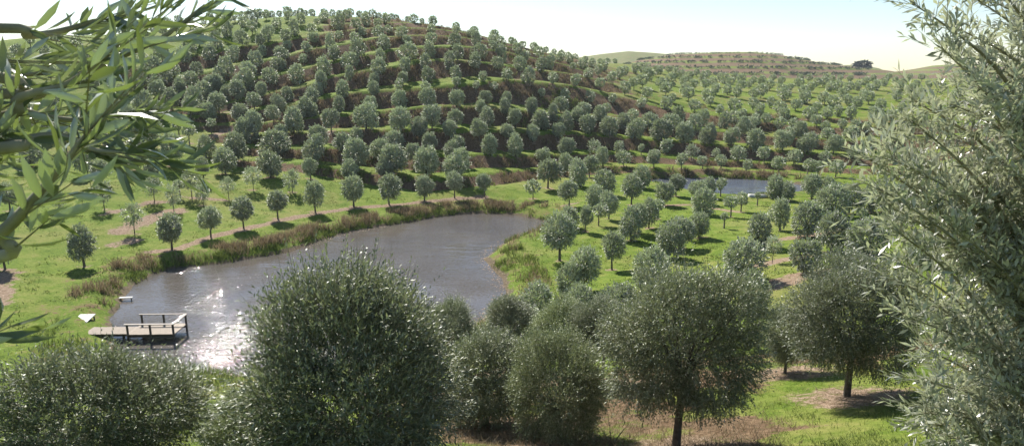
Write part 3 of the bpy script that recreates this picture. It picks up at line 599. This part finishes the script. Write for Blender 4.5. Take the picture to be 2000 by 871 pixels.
FGM = [fgcrown(301, 6800, 1.6, nb=20, length=.3, up=.8, spikes=.8, rmin=.2, rmax=.4, cd=(.45, .78), peak=.25), fgcrown(305, 6600, 1.6, nb=22, length=.25, up=.6, spikes=1.3, rmin=.2, rmax=.4, cd=(.45, .76)),
       fgcrown(303, 5200, 1.4, nb=17, length=.32, up=.65, spikes=1.5, rmin=.2, rmax=.4, cd=(.45, .8))]
FLIMB = [limb_mesh('trunk', 60+i, M_bark, 1.0, .045, 9, .7, 1.5, 4, 8) for i in range(3)]
SPEC = [ # px, crown centre py, distance, width m, height ratio, mesh, label
 (185, 935, 9.4, 2.85, .95, 2, 'silvery loose olive tree at the lower left, in front of the jetty'),
 (692, 775, 9.6, 3.85, 1.02, 0, 'tallest green olive tree at bottom centre, its spiky top against the big pond'),
 (500, 845, 13.5, 2.0, .85, 2, 'dark low olive tree hugging the left side of the tall centre tree'),
 (950, 735, 16, 2.7, .95, 2, 'grey olive tree just right of the tall centre tree, beside the pond shore'),
 (1092, 765, 14.3, 2.35, 1.25, 1, 'olive tree with a near black shaded underside, right of the grey one'),
 (1332, 668, 12.7, 3.25, 1.0, 1, 'broad olive tree with a bare trunk at the bottom edge, right of centre'),
 (1672, 618, 16.2, 3.35, .95, 1, 'round dense olive tree on short trunk over a patch of dry litter'),
 (1540, 655, 20, 1.8, 1.1, 2, 'slim olive tree half hidden between the two broad foreground trees'),
 (880, 640, 20, 2.0, .9, 2, 'low grey olive tree at the water edge behind the tall centre tree'),
 (1180, 640, 21, 2.2, .9, 1, 'green olive tree behind the left shoulder of the broad trunked tree'),
 (1105, 640, 22, 2.5, .9, 2, 'bushy grey olive tree above the one with the near black underside'),
 (990, 625, 25, 2.3, .9, 2, 'low olive tree on the pond bank where the near shore curves away'),
]
for i, (px, cy, Y, wm, hr, mi, lab) in enumerate(SPEC):
    p = at(px, cy, Y); z = gz(p[0], p[1]); hc = max(p[2]-z, wm*.42); print('FG', px, round(hc, 2), wm)
    t = dict(x=p[0], y=p[1], z=z, w=wm, hc=hc, h=hr, sc=1.05, label=lab, group='large olive trees in the foreground', zone='V')
    e = add_olive(t, FGM[mi][0], FLIMB[i % 3], th=max(.5, hc-.45*wm/2), tall=2.6)
    cr = [c for c in e.children if c.name.startswith('crown')][0]
    tw = obj('twigs', FGM[mi][1], e, cr.location); tw.scale = cr.scale; tw.rotation_euler = cr.rotation_euler
    paint(MULCH, t['x'], t['y'], 1.9, 1.5, .9)
# ------------------------------------------------------------------ the two trees beside the camera
def spread_tree(name, label, trunk, limbs, seed, nsh, nl, ll, lw, shl, mat, fat, thick, up=.25):
    r = np.random.default_rng(seed); e = empty(name, (trunk[0], trunk[1], gz(trunk[0], trunk[1])-.05)); o = np.array(e.location)
    tag(e, label, 'olive tree', 'olive trees right beside the camera'); wood = MB(); ztop = max(l[0][2] for l in limbs)
    tk = MB(); tk.tube([(0, 0, 0), (.02, .02, (ztop-o[2])*.5), (0, 0, ztop-o[2])], [thick*1.3, thick, thick*.45], 9); obj('trunk', tk.mesh('trunk', M_bark, True), e)
    Ps, Ds = [], []
    for L_ in limbs:
        L_ = [np.array(q, float) for q in L_]; n = len(L_); pts = []
        for k in range(n-1):       # smooth through the points
            p0, p1, p2, p3 = L_[max(k-1, 0)], L_[k], L_[k+1], L_[min(k+2, n-1)]
            for s in np.linspace(0, 1, 7)[:-1]:
                pts.append(.5*((2*p1)+(-p0+p2)*s+(2*p0-5*p1+4*p2-p3)*s*s+(-p0+3*p1-3*p2+p3)*s**3))
        pts.append(L_[-1]); pts = np.array(pts); m = len(pts)
        wood.tube([tuple(q-o) for q in pts], list(np.linspace(thick*.22, .0022, m)), 6)
        seg = np.linalg.norm(np.diff(pts, axis=0), axis=1).sum(); cnt = max(3, int(nsh*seg))
        for j in range(cnt):
            s = .25+.75*((j+r.random())/cnt) if seg > .6 else (j+.5)/cnt
            k = min(int(s*(m-1)), m-2); f = s*(m-1)-k; P = pts[k]*(1-f)+pts[k+1]*f; D = unit(pts[k+1]-pts[k])
            Ps.append(P-o); Ds.append(D*.7+r.normal(0, .42, 3)+np.array([0, 0, up]))
        Ps.append(pts[-1]-o-unit(pts[-1]-pts[-2])*.08); Ds.append(unit(pts[-1]-pts[-2])*2)
        if fat:
            nn = int(seg*.7/.16)
            for s in np.linspace(.3, .97, max(nn, 2)): k = min(int(s*(m-1)), m-2); Ps.append(pts[k]-o); Ds.append(unit(pts[k+1]-pts[k])*2)
    Ps = np.array(Ps); Ds = unit(np.array(Ds)); Ln = shl*r.uniform(.6, 1.3, len(Ps))
    obj('limbs', wood.mesh('limbs', M_twig, True), e)
    V, Fq = leaves_from_shoots(r, Ps, Ds, Ln, nl, ll, lw, spread=.75, droop=.1, fold=.25, fat=fat, flatn=.5 if fat else .8, jit=.3)
    obj('leaves', fix_tri_quads('leaves', V, Fq, mat) if fat else npmesh('leaves', V, Fq, mat), e)
    wd = unit(np.cross(Ds, r.normal(0, 1, Ds.shape)))*.0016; B = Ps+Ds*Ln[:, None]; B[:, 2] -= .1*Ln
    W2 = unit(np.cross(Ds, wd))*.0016
    obj('twigs', npmesh('twigs', np.concatenate([np.stack([Ps-wd, Ps+wd, B+wd*.4, B-wd*.4], 1).reshape(-1, 3), np.stack([Ps-W2, Ps+W2, B+W2*.4, B-W2*.4], 1).reshape(-1, 3)]), np.arange(len(Ps)*8).reshape(-1, 4), M_twig), e)
    return e
rr = random.Random(11); TR = (3.75, 3.9); limbs = []
tips = [(1785,8,3.3),(1838,92,3.25),(1880,60,3.5),(1900,150,3.5),(1890,215,3.4),(1790,200,3.5),(1780,235,3.3),(1735,262,3.4),(1690,305,3.2),(1740,310,3.1),(1725,372,3.1),(1735,400,3.3),(1750,350,3.4),
        (1750,450,3.2),(1745,505,3.3),(1780,560,3.3),(1775,620,3.2),(1805,680,3.3),(1815,745,3.2),(1800,805,3.1),(1850,855,3.1),(1900,880,3.0),(1800,430,3.6),(1830,330,3.7),(1840,250,3.8),(1850,500,3.6),(1860,620,3.7)]
for i in range(80): tips.append((rr.uniform(1870, 2080), rr.uniform(-70, 920), rr.uniform(3.0, 4.7)))
for i in range(44): tips.append((rr.uniform(1790, 1950), rr.uniform(330, 900), rr.uniform(3.2, 4.4)))
for px, py, Y in tips:
    p = at(px, py, Y); q = np.array([TR[0]+rr.uniform(-.05, .05), TR[1], 0]); d = math.hypot(p[0]-q[0], p[1]-q[1])
    q[2] = max(12.4, p[2]-d*rr.uniform(.45, .95)-.1); m1 = q*.65+p*.35+np.array([0, 0, -.02]); m2 = q*.3+p*.7+np.array([0, 0, .05*d])
    limbs.append([q, m1, m2, p])
spread_tree('olive_tree', 'silvery olive tree filling the right edge, so close that single leaves show', TR, limbs, 5, 15, 14, .068, .0078, .25, M_leaf_rt, False, .09)
TL = (-2.0, 1.0); limbs = []
def LB(*pts): limbs.append([np.array([TL[0], TL[1], at(pts[0][0], pts[0][1], pts[0][2])[2]-.1])]+[at(*p) for p in pts])
LB((-120,190,1.15),(60,190,1.2),(200,125,1.25),(310,78,1.3),(400,10,1.35))
LB((-120,520,.95),(0,455,.92),(60,395,.9),(120,325,.9),(168,262,.9))
LB((-120,250,1.1),(40,190,1.1),(140,160,1.1),(245,75,1.12))
LB((-100,150,1.1),(40,215,1.15),(150,235,1.2),(262,217,1.2))
LB((-100,60,1.2),(60,70,1.25),(160,50,1.3),(215,30,1.3))
LB((-100,300,1.0),(20,280,1.05),(110,265,1.1),(180,292,1.1),(235,298,1.1))
LB((-330,800,.85),(-260,760,.85),(-175,715,.85))
for i in range(4):
    px, py, Y = rr.uniform(-30, 110), rr.uniform(20, 290), rr.uniform(.95, 1.6)
    LB((-150, py+rr.uniform(0, 120), Y), (px-90, py+rr.uniform(0, 50), Y), (px, py, Y))
for i in range(2): px, py, Y = rr.uniform(-90, -50), rr.uniform(300, 360), rr.uniform(.85, 1.2); LB((-170, py+90, Y), (px-70, py+50, Y), (px, py, Y))
spread_tree('olive_tree', 'broad leaved olive branches reaching in at the upper left, closest of all', TL, limbs, 8, 1.1, 6, .07, .0066, .15, M_leaf_l, True, .06, .12)
# ------------------------------------------------------------------ ground, water
HB = (GY > 330) & (GY < 1000); fs = (GZ/4.2+.1*fbm(GX*.01, GY*.01)) % 1
dry = np.clip(GB*1.25, 0, 1)
dry = np.maximum(dry, np.where(GY > 330, np.where(GY < 680, np.where((GZ > 3) & (fs > .35), .9, .2), .5), 0))
PX, PY = proj(GX, GY, GZ)
dry = np.maximum(dry, .42*sst(880, 1000, PX)*(1-sst(1230, 1330, PX))*sst(120, 150, PY)*(1-sst(215, 240, PY))*(GY > 90))
dry = np.maximum(dry, .15*sst(4, 7, GT)*(PX > 560)*(PX < 1150)*(GY < 260))
dry = np.maximum(dry, .4*(PX > 1150)*(PY < 240)*(GY < 300)*(fbm(GX*.05, GY*.08, 3) > .45))
D1 = sdist(pond1, GX, GY).reshape(GX.shape); D2 = sdist(pond2, GX, GY).reshape(GX.shape)
dry = np.maximum(dry, .38*(1-sst(1, 4.5, np.abs(D1-1.5)))*(GX < 8)); dry = np.maximum(dry, .3*(1-sst(1, 4, np.abs(D2-1.5))))
mud = np.maximum(1-sst(.1, .7, D1), 1-sst(.1, .6, D2))
near = (GY > 6) & (GY < 24) & (GX > -4)
dry = np.maximum(dry, np.where(near, .75*sst(.40, .52, fbm(GX*.35+9, GY*.5, 3)+.12*(PX < 1500)-.05), 0))
for t in TREES:
    if t['y'] < 135: paint(MULCH, t['x'], t['y'], .35+.45*t['w']*.6, .25+.3*t['w']*.6, .8)
me = npmesh('ground', np.stack([GX, GY, GZ], -1).reshape(-1, 3), quads, M_ground, True)
ca = me.color_attributes.new('zones', 'FLOAT_COLOR', 'POINT')
ca.data.foreach_set('color', np.stack([dry, MULCH, mud, np.ones_like(dry)], -1).astype(np.float32).ravel())
tag(obj('ground', me), 'grassy ground rising from the ponds to the terraced hill and the far hills', kind='structure')
def water_mat(name, body, bstr, dist):
    m, T, N, L, P = newmat(name); tc = N.new('ShaderNodeTexCoord').outputs['Object']
    c = ramp(N, [(.35, body), (.7, tuple(q*1.25 for q in body))]); L.new(noise(N, L, .15, 3, tc), c.inputs[0])
    L.new(c.outputs[0], P.inputs['Base Color']); P.inputs['Roughness'].default_value = .03; P.inputs['IOR'].default_value = 1.33
    P.inputs['Specular IOR Level'].default_value = .6
    mp = N.new('ShaderNodeMapping'); mp.inputs['Scale'].default_value = (1.0, 1.9, 1); mp.inputs['Rotation'].default_value = (0, 0, .25); L.new(tc, mp.inputs[0])
    a = noise(N, L, 3.6, 1.5, mp.outputs[0], .5); b_ = noise(N, L, .5, 2, mp.outputs[0])
    gust = ramp(N, [(.42, (.18,)*3), (.6, (1,)*3)]); L.new(noise(N, L, .10, 2, tc), gust.inputs[0])
    h = math_(N, L, 'ADD', math_(N, L, 'MULTIPLY', a, gust.outputs[0]), math_(N, L, 'MULTIPLY', b_, .6))
    bp = N.new('ShaderNodeBump'); bp.inputs['Strength'].default_value = bstr; bp.inputs['Distance'].default_value = dist
    L.new(h, bp.inputs['Height']); L.new(bp.outputs[0], P.inputs['Normal']); return m
M_water = water_mat('pond_water', (.08,.07,.062), .9, .075); M_water2 = water_mat('upper_pond_water', (.08,.09,.11), .8, .12)
def water(name, P, z, mat, label):
    c = P.mean(0); Q = c+(P-c)*1.06; me = bpy.data.meshes.new(name)
    me.from_pydata([(a, b, z) for a, b in Q], [], [tuple(range(len(Q)))]); me.materials.append(mat)
    if me.polygons[0].normal.z < 0: me.flip_normals()
    tag(obj(name, me), label, kind='structure')
Q = np.array(pond1); water('pond_water', Q, 0, M_water, 'brown rippled water of the large pond')
water('upper_pond_water', pond2, WZ2, M_water2, 'grey blue water of the smaller pond behind the young trees')
# ------------------------------------------------------------------ wide dark tree on the horizon
r = np.random.default_rng(77); p = at(1682, 137, 640); zb = gz(p[0], p[1])
e = tag(empty('cypress_tree', (p[0], p[1], zb)), 'lone wide dark tree on the horizon at the end of the far hill', 'tree')
hh = p[2]-zb+5.5; P0, D, Ln = crown_shoots(r, 420, length=.25, lumpy=.4, gaps=.8, up=.1); P0[:, 2] = np.round(P0[:, 2]*3.2)/3.2*.9+r.normal(0, .05, len(P0))
V, Fq = leaves_from_shoots(r, P0, D, Ln, 8, .16, .06); M_con = leaf_mat('dark_conifer', (.02,.035,.03), (.04,.06,.045), (.05,.07,.06), .6, .1, .3)
c = obj('crown', npmesh('crown', V, Fq, M_con), e, (0, 0, hh)); c.scale = (9.5, 7, 4.4)
c = obj('crown', c.data, e, (5.5, 0, hh-3.2)); c.scale = (4.5, 4, 1.8)
mb = MB(); mb.tube([(0, 0, -1), (0, 0, hh*.5), (.3, 0, hh+2)], [1, .8, .4], 8); obj('trunk', mb.mesh('trunk', M_bark, True), e)
# ------------------------------------------------------------------ jetty
DZ = .45; A = atz(340, 653, DZ); B = atz(247, 654, DZ); ex = unit(A-B); ey = np.array([-ex[1], ex[0], 0]); ang = math.atan2(ex[1], ex[0]); W = float(np.linalg.norm(A-B)); DD = 1.75
jt = tag(empty('jetty', tuple(B*[1, 1, 0])), 'small weathered timber jetty with low rails standing in the big pond', 'jetty'); jt.rotation_euler[2] = ang
d = MB(); n = 22
for k in range(n): d.box(((k+.5)*W/n, DD/2, DZ), (W/n-.012, DD+random.uniform(-.03, .03), .05), ry=random.uniform(-.006, .006))
obj('deck', d.mesh('deck', M_plank), jt)
d = MB(); WL = 2.6
for k in range(17): d.box((-(k+.5)*WL/17-.02, .75, DZ-.02), (WL/17-.02, 1.15+random.uniform(-.04, .04), .045))
obj('walkway', d.mesh('walkway', M_plank), jt)
d = MB()
for y in (.12, DD-.12): d.box((W/2, y, DZ-.11), (W, .08, .15))
for y in (.3, 1.2): d.box((-WL/2, y, DZ-.12), (WL, .07, .12))
obj('beam', d.mesh('beam', M_post), jt)
RH = .6
for x, y in ((.06, .05), (W/2, .05), (W-.05, .05), (.06, DD-.05), (W/2, DD-.05), (W-.05, DD-.05)):
    b = MB(); b.box((0, 0, (DZ+RH)/2-.35), (.09, .09, DZ+RH+.7)); obj('post', b.mesh('post', M_post), jt, (x, y, 0))
for (cx_, cy_, sx, sy) in ((W/2-.02, .03, W+.14, .17), (W/2-.02, DD-.03, W+.14, .11), (W-.03, DD/2, .2, DD-.14)):
    b = MB(); b.box((0, 0, 0), (sx, sy, .045)); obj('rail', b.mesh('rail', M_rail), jt, (cx_, cy_, DZ+RH+.024))
for i in range(3):
    b = MB(); b.tube([(0, 0, -1.2), (0, 0, DZ-.03)], .07, 8); obj('pile', b.mesh('pile', M_post, True), jt, (-.6-.8*i, .75, 0))
# pale board on short legs beside the jetty
q = atz(163, 627, .45); tb = tag(empty('board_table', (q[0], q[1], gz(q[0], q[1]))), 'square pale weathered board on short legs beside the jetty', 'board'); tb.rotation_euler[2] = ang+.03
b = MB(); h0 = .5-gz(q[0], q[1])+.1
for k in range(4): b.box((-.345+.23*k, 0, h0), (.222, 1.15, .04), rx=.16)
obj('board', b.mesh('board', M_white), tb)
for x in (-.4, .4):
    for y in (-.45, .45): b = MB(); b.box((0, 0, 0), (.06, .06, h0+.2)); obj('leg', b.mesh('leg', M_post), tb, (x, y, (h0-.22)/2-.02))
# low white landing plank in the water's edge
q = atz(246, 581, .2); lp = tag(empty('landing_plank', (q[0], q[1], 0)), 'small white plank platform at the pond edge above the jetty', 'plank'); lp.rotation_euler[2] = .1
b = MB(); b.box((0, 0, .2), (.86, .26, .05)); obj('plank', b.mesh('plank', M_white), lp)
for x in (-.34, .34): b = MB(); b.tube([(0, 0, -.6), (0, 0, .17)], .035, 7); obj('post', b.mesh('post', M_post, True), lp, (x, 0, 0))
# upturned white dinghy by the small pond
q = atz(1481, 388, .9); z = gz(q[0], q[1]); dn = tag(empty('dinghy', (q[0], q[1], z)), 'long white dinghy lying upside down on the bank of the small pond', 'boat'); dn.rotation_euler[2] = -.03
V, Fc = [], []; ns, nc = 15, 11
for i in range(ns):
    s = i/(ns-1); wd = .46*min(1, (1-s)**.5*1.35)*(.85+.15*min(1, s*4)); ht = .36*(1-.25*s**3)
    if i == ns-1: wd = .03
    for j in range(nc): a = math.pi*j/(nc-1); V.append((-1.15+2.3*s, math.cos(a)*wd, math.sin(a)**.75*ht if 0 < j < nc-1 else 0))
for i in range(ns-1):
    for j in range(nc-1): Fc.append((i*nc+j, (i+1)*nc+j, (i+1)*nc+j+1, i*nc+j+1))
mm = bpy.data.meshes.new('hull'); mm.from_pydata(V, [], Fc+[tuple(range(nc))]); mm.materials.append(M_white); mm.polygons.foreach_set('use_smooth', [True]*len(mm.polygons)); mm.update()
obj('hull', mm, dn)
b = MB(); b.box((.1, 0, .37), (1.9, .035, .05)); obj('keel', b.mesh('keel', M_rail), dn)
b = MB(); b.tube([(-1.15, .47*.86, .015), (0, .48, .015), (.8, .38, .015), (1.15, .02, .015), (.8, -.38, .015), (0, -.48, .015), (-1.15, -.47*.86, .015)], .02, 6); obj('gunwale', b.mesh('gunwale', M_rail, True), dn)
# duck house
q = atz(1362, 361, .55); dh = tag(empty('duck_house', (q[0], q[1], .5)), 'tiny dark wooden duck house with pitched roof at the small pond', 'duck house')
b = MB(); b.box((0, 0, .05), (.8, .7, .08)); obj('base', b.mesh('base', M_darkp), dh)
b = MB(); b.box((-.2, 0, .24), (.03, .42, .3)); b.box((.2, 0, .24), (.03, .42, .3)); b.box((0, .2, .24), (.37, .03, .3)); b.box((0, -.2, .31), (.37, .03, .16)); obj('wall', b.mesh('wall', M_darkp), dh)
b = MB(); b.box((-.15, 0, .46), (.4, .6, .025), ry=-.65); b.box((.15, 0, .46), (.4, .6, .025), ry=.65); obj('roof', b.mesh('roof', M_darkp), dh)
# ------------------------------------------------------------------ grasses
def blades(r, X, Y, n, h, wd, lean=.35, rad=.12, zf=None):
    k = len(X); x = np.repeat(X, n)+r.normal(0, rad, k*n); y = np.repeat(Y, n)+r.normal(0, rad, k*n); z = gsample(GZ, x, y)-.03 if zf is None else zf(x, y)
    H = h*r.uniform(.55, 1.25, k*n); a = r.uniform(0, 6.28, k*n); le = r.normal(0, lean, (k*n, 2)); w_ = wd*r.uniform(.6, 1.4, k*n)
    dx, dy = np.cos(a)*w_, np.sin(a)*w_; mx, my = le[:, 0]*H*.35, le[:, 1]*H*.35; tx, ty = le[:, 0]*H, le[:, 1]*H
    V = np.stack([np.stack([x-dx, y-dy, z], -1), np.stack([x+dx, y+dy, z], -1), np.stack([x+mx+dx*.8, y+my+dy*.8, z+H*.55], -1), np.stack([x+mx-dx*.8, y+my-dy*.8, z+H*.55], -1),
                  np.stack([x+tx+dx*.15, y+ty+dy*.15, z+H], -1), np.stack([x+tx-dx*.15, y+ty-dy*.15, z+H], -1)], 1).reshape(-1, 3)
    o = (np.arange(k*n)*6)[:, None]; return V, np.concatenate([o+np.array([[0, 1, 2, 3]]), o+np.array([[3, 2, 4, 5]])])
def join(parts):
    off = 0; VV, FF = [], []
    for v, f in parts: VV.append(v); FF.append(f+off); off += len(v)
    return np.concatenate(VV), np.concatenate(FF)
def stuff(name, parts, mat, label, cat='grass'):
    V, Fq = join(parts); tag(obj(name, npmesh(name, V, Fq, mat)), label, cat, kind='stuff')
r = np.random.default_rng(90)
# terrace banks
N_ = 130000; y = 62+115*r.random(N_)**1.0; x = r.uniform(-.75, .95, N_)*y; b = gsample(GB, x, y); clump = fbm(x*.45+40, y*.45, 3)
k = (b > .35) & (r.random(N_) < sst(.30, .55, clump)*b); x, y, cl = x[k], y[k], clump[k]; gr = (fbm(x*.12, y*.12+8, 3) > .56) | (r.random(len(x)) < .15)
stuff('bank_dry_grass', [blades(r, x[~gr], y[~gr], 7, .55, .035, .4, .2)], M_dry, 'rough reddish brown grass hanging over the terrace banks')
g1 = [blades(r, x[gr], y[gr], 6, .4, .035, .35, .2)]
stuff('bank_green_grass', g1, M_green, 'green grass tufts among the dry grass of the terrace banks')
# pond margins
def shore(P, n, d0, d1, keep):
    o = []; L_ = np.linalg.norm(np.roll(P, -1, 0)-P, axis=1); cp = L_/L_.sum(); c = P.mean(0)
    i = r.choice(len(P), n, p=cp); s = r.random(n)[:, None]; a = P[i]; b_ = P[(i+1) % len(P)]; e = b_-a; nrm = np.stack([e[:, 1], -e[:, 0]], -1)/np.linalg.norm(e, axis=1)[:, None]
    p = a+e*s; area = np.sum(P[:, 0]*np.roll(P[:, 1], -1)-np.roll(P[:, 0], -1)*P[:, 1]); nrm *= 1 if area > 0 else -1
    q = p+nrm*(d0+(d1-d0)*r.random(n))[:, None]; k = keep(q[:, 0], q[:, 1]); return q[k, 0], q[k, 1]
P1 = np.array(pond1); pr = lambda x, y: proj(x, y, np.zeros_like(x)+.2)
notjet = lambda x, y: ~((pr(x, y)[0] > 120) & (pr(x, y)[0] < 360) & (pr(x, y)[1] > 600) & (pr(x, y)[1] < 680))
farside = lambda x, y: notjet(x, y) & ((pr(x, y)[1] < 600) & ((pr(x, y)[0] < 900) | (pr(x, y)[1] < 428)))
right = lambda x, y: (pr(x, y)[0] > 900) & (pr(x, y)[1] >= 428)
cf = lambda x, y, t0, sc=.5, o=0: fbm(x*sc+o, y*sc+o, 3) > t0
sx, sy = shore(P1, 2900, .5, 2.8, lambda x, y: farside(x, y) & cf(x, y, .42)); parts = [blades(r, sx, sy, 9, .62, .022, .42, .2)]
sx, sy = shore(P1, 500, .5, 3.2, lambda x, y: right(x, y) & cf(x, y, .5)); parts.append(blades(r, sx, sy, 9, .7, .02, .35, .2))
sx, sy = shore(pond2, 1300, .4, 2.0, lambda x, y: (pr(x, y)[1] < 362) & cf(x, y, .44)); parts.append(blades(r, sx, sy, 8, .6, .035, .3, .2))
xx = r.uniform(-24.5, -19, 1500); yy = r.uniform(37, 48, 1500); k = cf(xx, yy, .46, .8) & (sdist(P1, xx, yy) > .5) & (sdist(P1, xx, yy) < 3.2); parts.append(blades(r, xx[k], yy[k], 10, .6, .02, .35, .2))
stuff('dry_reeds', parts, M_dry, 'pinkish brown dry reeds and grass round the pond margins', 'reeds')
sx, sy = shore(P1, 1900, .0, 1.2, lambda x, y: farside(x, y) & cf(x, y, .4, .7, 9)); parts = [blades(r, sx, sy, 8, .36, .024, .5, .18)]
sx, sy = shore(P1, 2000, .05, 3.0, lambda x, y: right(x, y) & cf(x, y, .42, .6, 3)); parts.append(blades(r, sx, sy, 9, .45, .022, .4, .16))
sx, sy = shore(P1, 1300, .1, 3.5, lambda x, y: (pr(x, y)[1] > 640) & notjet(x, y)); parts.append(blades(r, sx, sy, 9, .5, .02, .4, .2))
sx, sy = shore(pond2, 700, .1, 1.2, lambda x, y: cf(x, y, .45)); parts.append(blades(r, sx, sy, 8, .35, .03, .3, .2))
stuff('green_reeds', parts, M_green, 'bright green sedge growing at the waterline of the ponds', 'reeds')
# floating and stranded litter at the waterline
N_ = 5200; i = r.random(N_); sx, sy = shore(P1, N_, -.9, .5, lambda x, y: (right(x, y) & (pr(x, y)[1] < 650)) | ((pr(x, y)[0] > 540) & (pr(x, y)[0] < 760) & (pr(x, y)[1] < 480)))
sx = sx+r.normal(0, .15, len(sx)); kk = r.random(len(sx)) < .55; sx, sy = sx[kk], sy[kk]; n = len(sx); a = r.uniform(0, 6.28, n); ll = r.uniform(.03, .09, n); ca_, sa = np.cos(a)*ll, np.sin(a)*ll
zz = np.maximum(gsample(GZ, sx, sy)+.03, .012); V = np.stack([np.stack([sx+ca_, sy+sa, zz], -1), np.stack([sx-sa*.5, sy+ca_*.5, zz], -1), np.stack([sx-ca_, sy-sa, zz], -1), np.stack([sx+sa*.5, sy-ca_*.5, zz], -1)], 1).reshape(-1, 3)
stuff('floating_leaves', [(V, np.arange(4*n).reshape(n, 4))], M_litter, 'pinkish leaves floating and stranded along the pond edge', 'leaves')
# foreground turf and litter
N_ = 90000; y = 8+26*r.random(N_)**1.3; x = r.uniform(-.9, .95, N_)*y; mu = gsample(MULCH, x, y)+.5*fbm(x*1.1, y*1.1, 3)-.25; dr = gsample(dry, x, y)
g = (mu < .45) & (dr < .35) & (r.random(N_) < sst(.35, .6, fbm(x*1.3+5, y*1.3, 3))+.15)
stuff('grass', [blades(r, x[g], y[g], 3, .11, .006, .6, .05)], M_green, 'short green grass between the foreground trees')
N2 = 26000; y2 = r.uniform(34, 100, N2); x2 = r.uniform(-.8, .9, N2)*y2; k2 = (gsample(dry, x2, y2) < .4) & (gsample(MULCH, x2, y2) < .4) & (r.random(N2) < sst(.42, .55, fbm(x2*.7+5, y2*.7, 3))) & (sdist(P1, x2, y2) > 1) & (sdist(pond2, x2, y2) > 1)
stuff('meadow_grass', [blades(r, x2[k2], y2[k2], 5, .13, .03, .7, .16)], M_green, 'uneven tufts of green grass across the meadow between the trees')
d_ = (dr > .2) & (r.random(N_) < .25); l_ = (mu > .45) & (r.random(N_) < .6)
stuff('dry_grass', [blades(r, x[d_], y[d_], 4, .2, .005, .7, .08), blades(r, x[l_], y[l_], 3, .07, .007, 1.8, .08)], M_dry, 'dry straw and leaf litter under the foreground trees')
# dead sticks at the bottom edge
q = hit(1130, 850, gfun); rs = random.Random(5)
for i, (px, py) in enumerate(((1120, 868), (1195, 872), (1830, 800))):
    h = hit(px, py, gfun); e = tag(empty('dead_branch', (h[0], h[1], h[2])), ('pale forked dead stick standing before the dark shaded olive tree', 'bleached dead branch with several prongs beside the bare trunk', 'thin dead stick leaning in the grass by the round dense tree')[i], 'dead branch')
    b = MB()
    for k in range((4, 7, 2)[i]):
        a = rs.uniform(0, 6.28); l_ = rs.uniform(.35, .75); b.tube([(0, 0, -.05), (math.cos(a)*l_*.25, math.sin(a)*l_*.2, l_*.5), (math.cos(a)*l_*.6, math.sin(a)*l_*.4, l_)], [.011, .008, .003], 5)
    obj('stems', b.mesh('stems', M_twig, True), e)
# ------------------------------------------------------------------ air
hz_ = MB(); hz_.box((0, 350, 30), (3400, 1500, 100)); mh = bpy.data.materials.new('haze'); mh.use_nodes = True; T = mh.node_tree
T.nodes.remove(T.nodes['Principled BSDF']); pv = T.nodes.new('ShaderNodeVolumePrincipled'); pv.inputs['Color'].default_value = (.86, .92, 1, 1); pv.inputs['Density'].default_value = .00014; pv.inputs['Anisotropy'].default_value = 0
T.links.new(pv.outputs[0], T.nodes['Material Output'].inputs['Volume'])
tag(obj('haze', hz_.mesh('haze', mh)), 'thin summer haze lying over the valley and hills', kind='stuff')
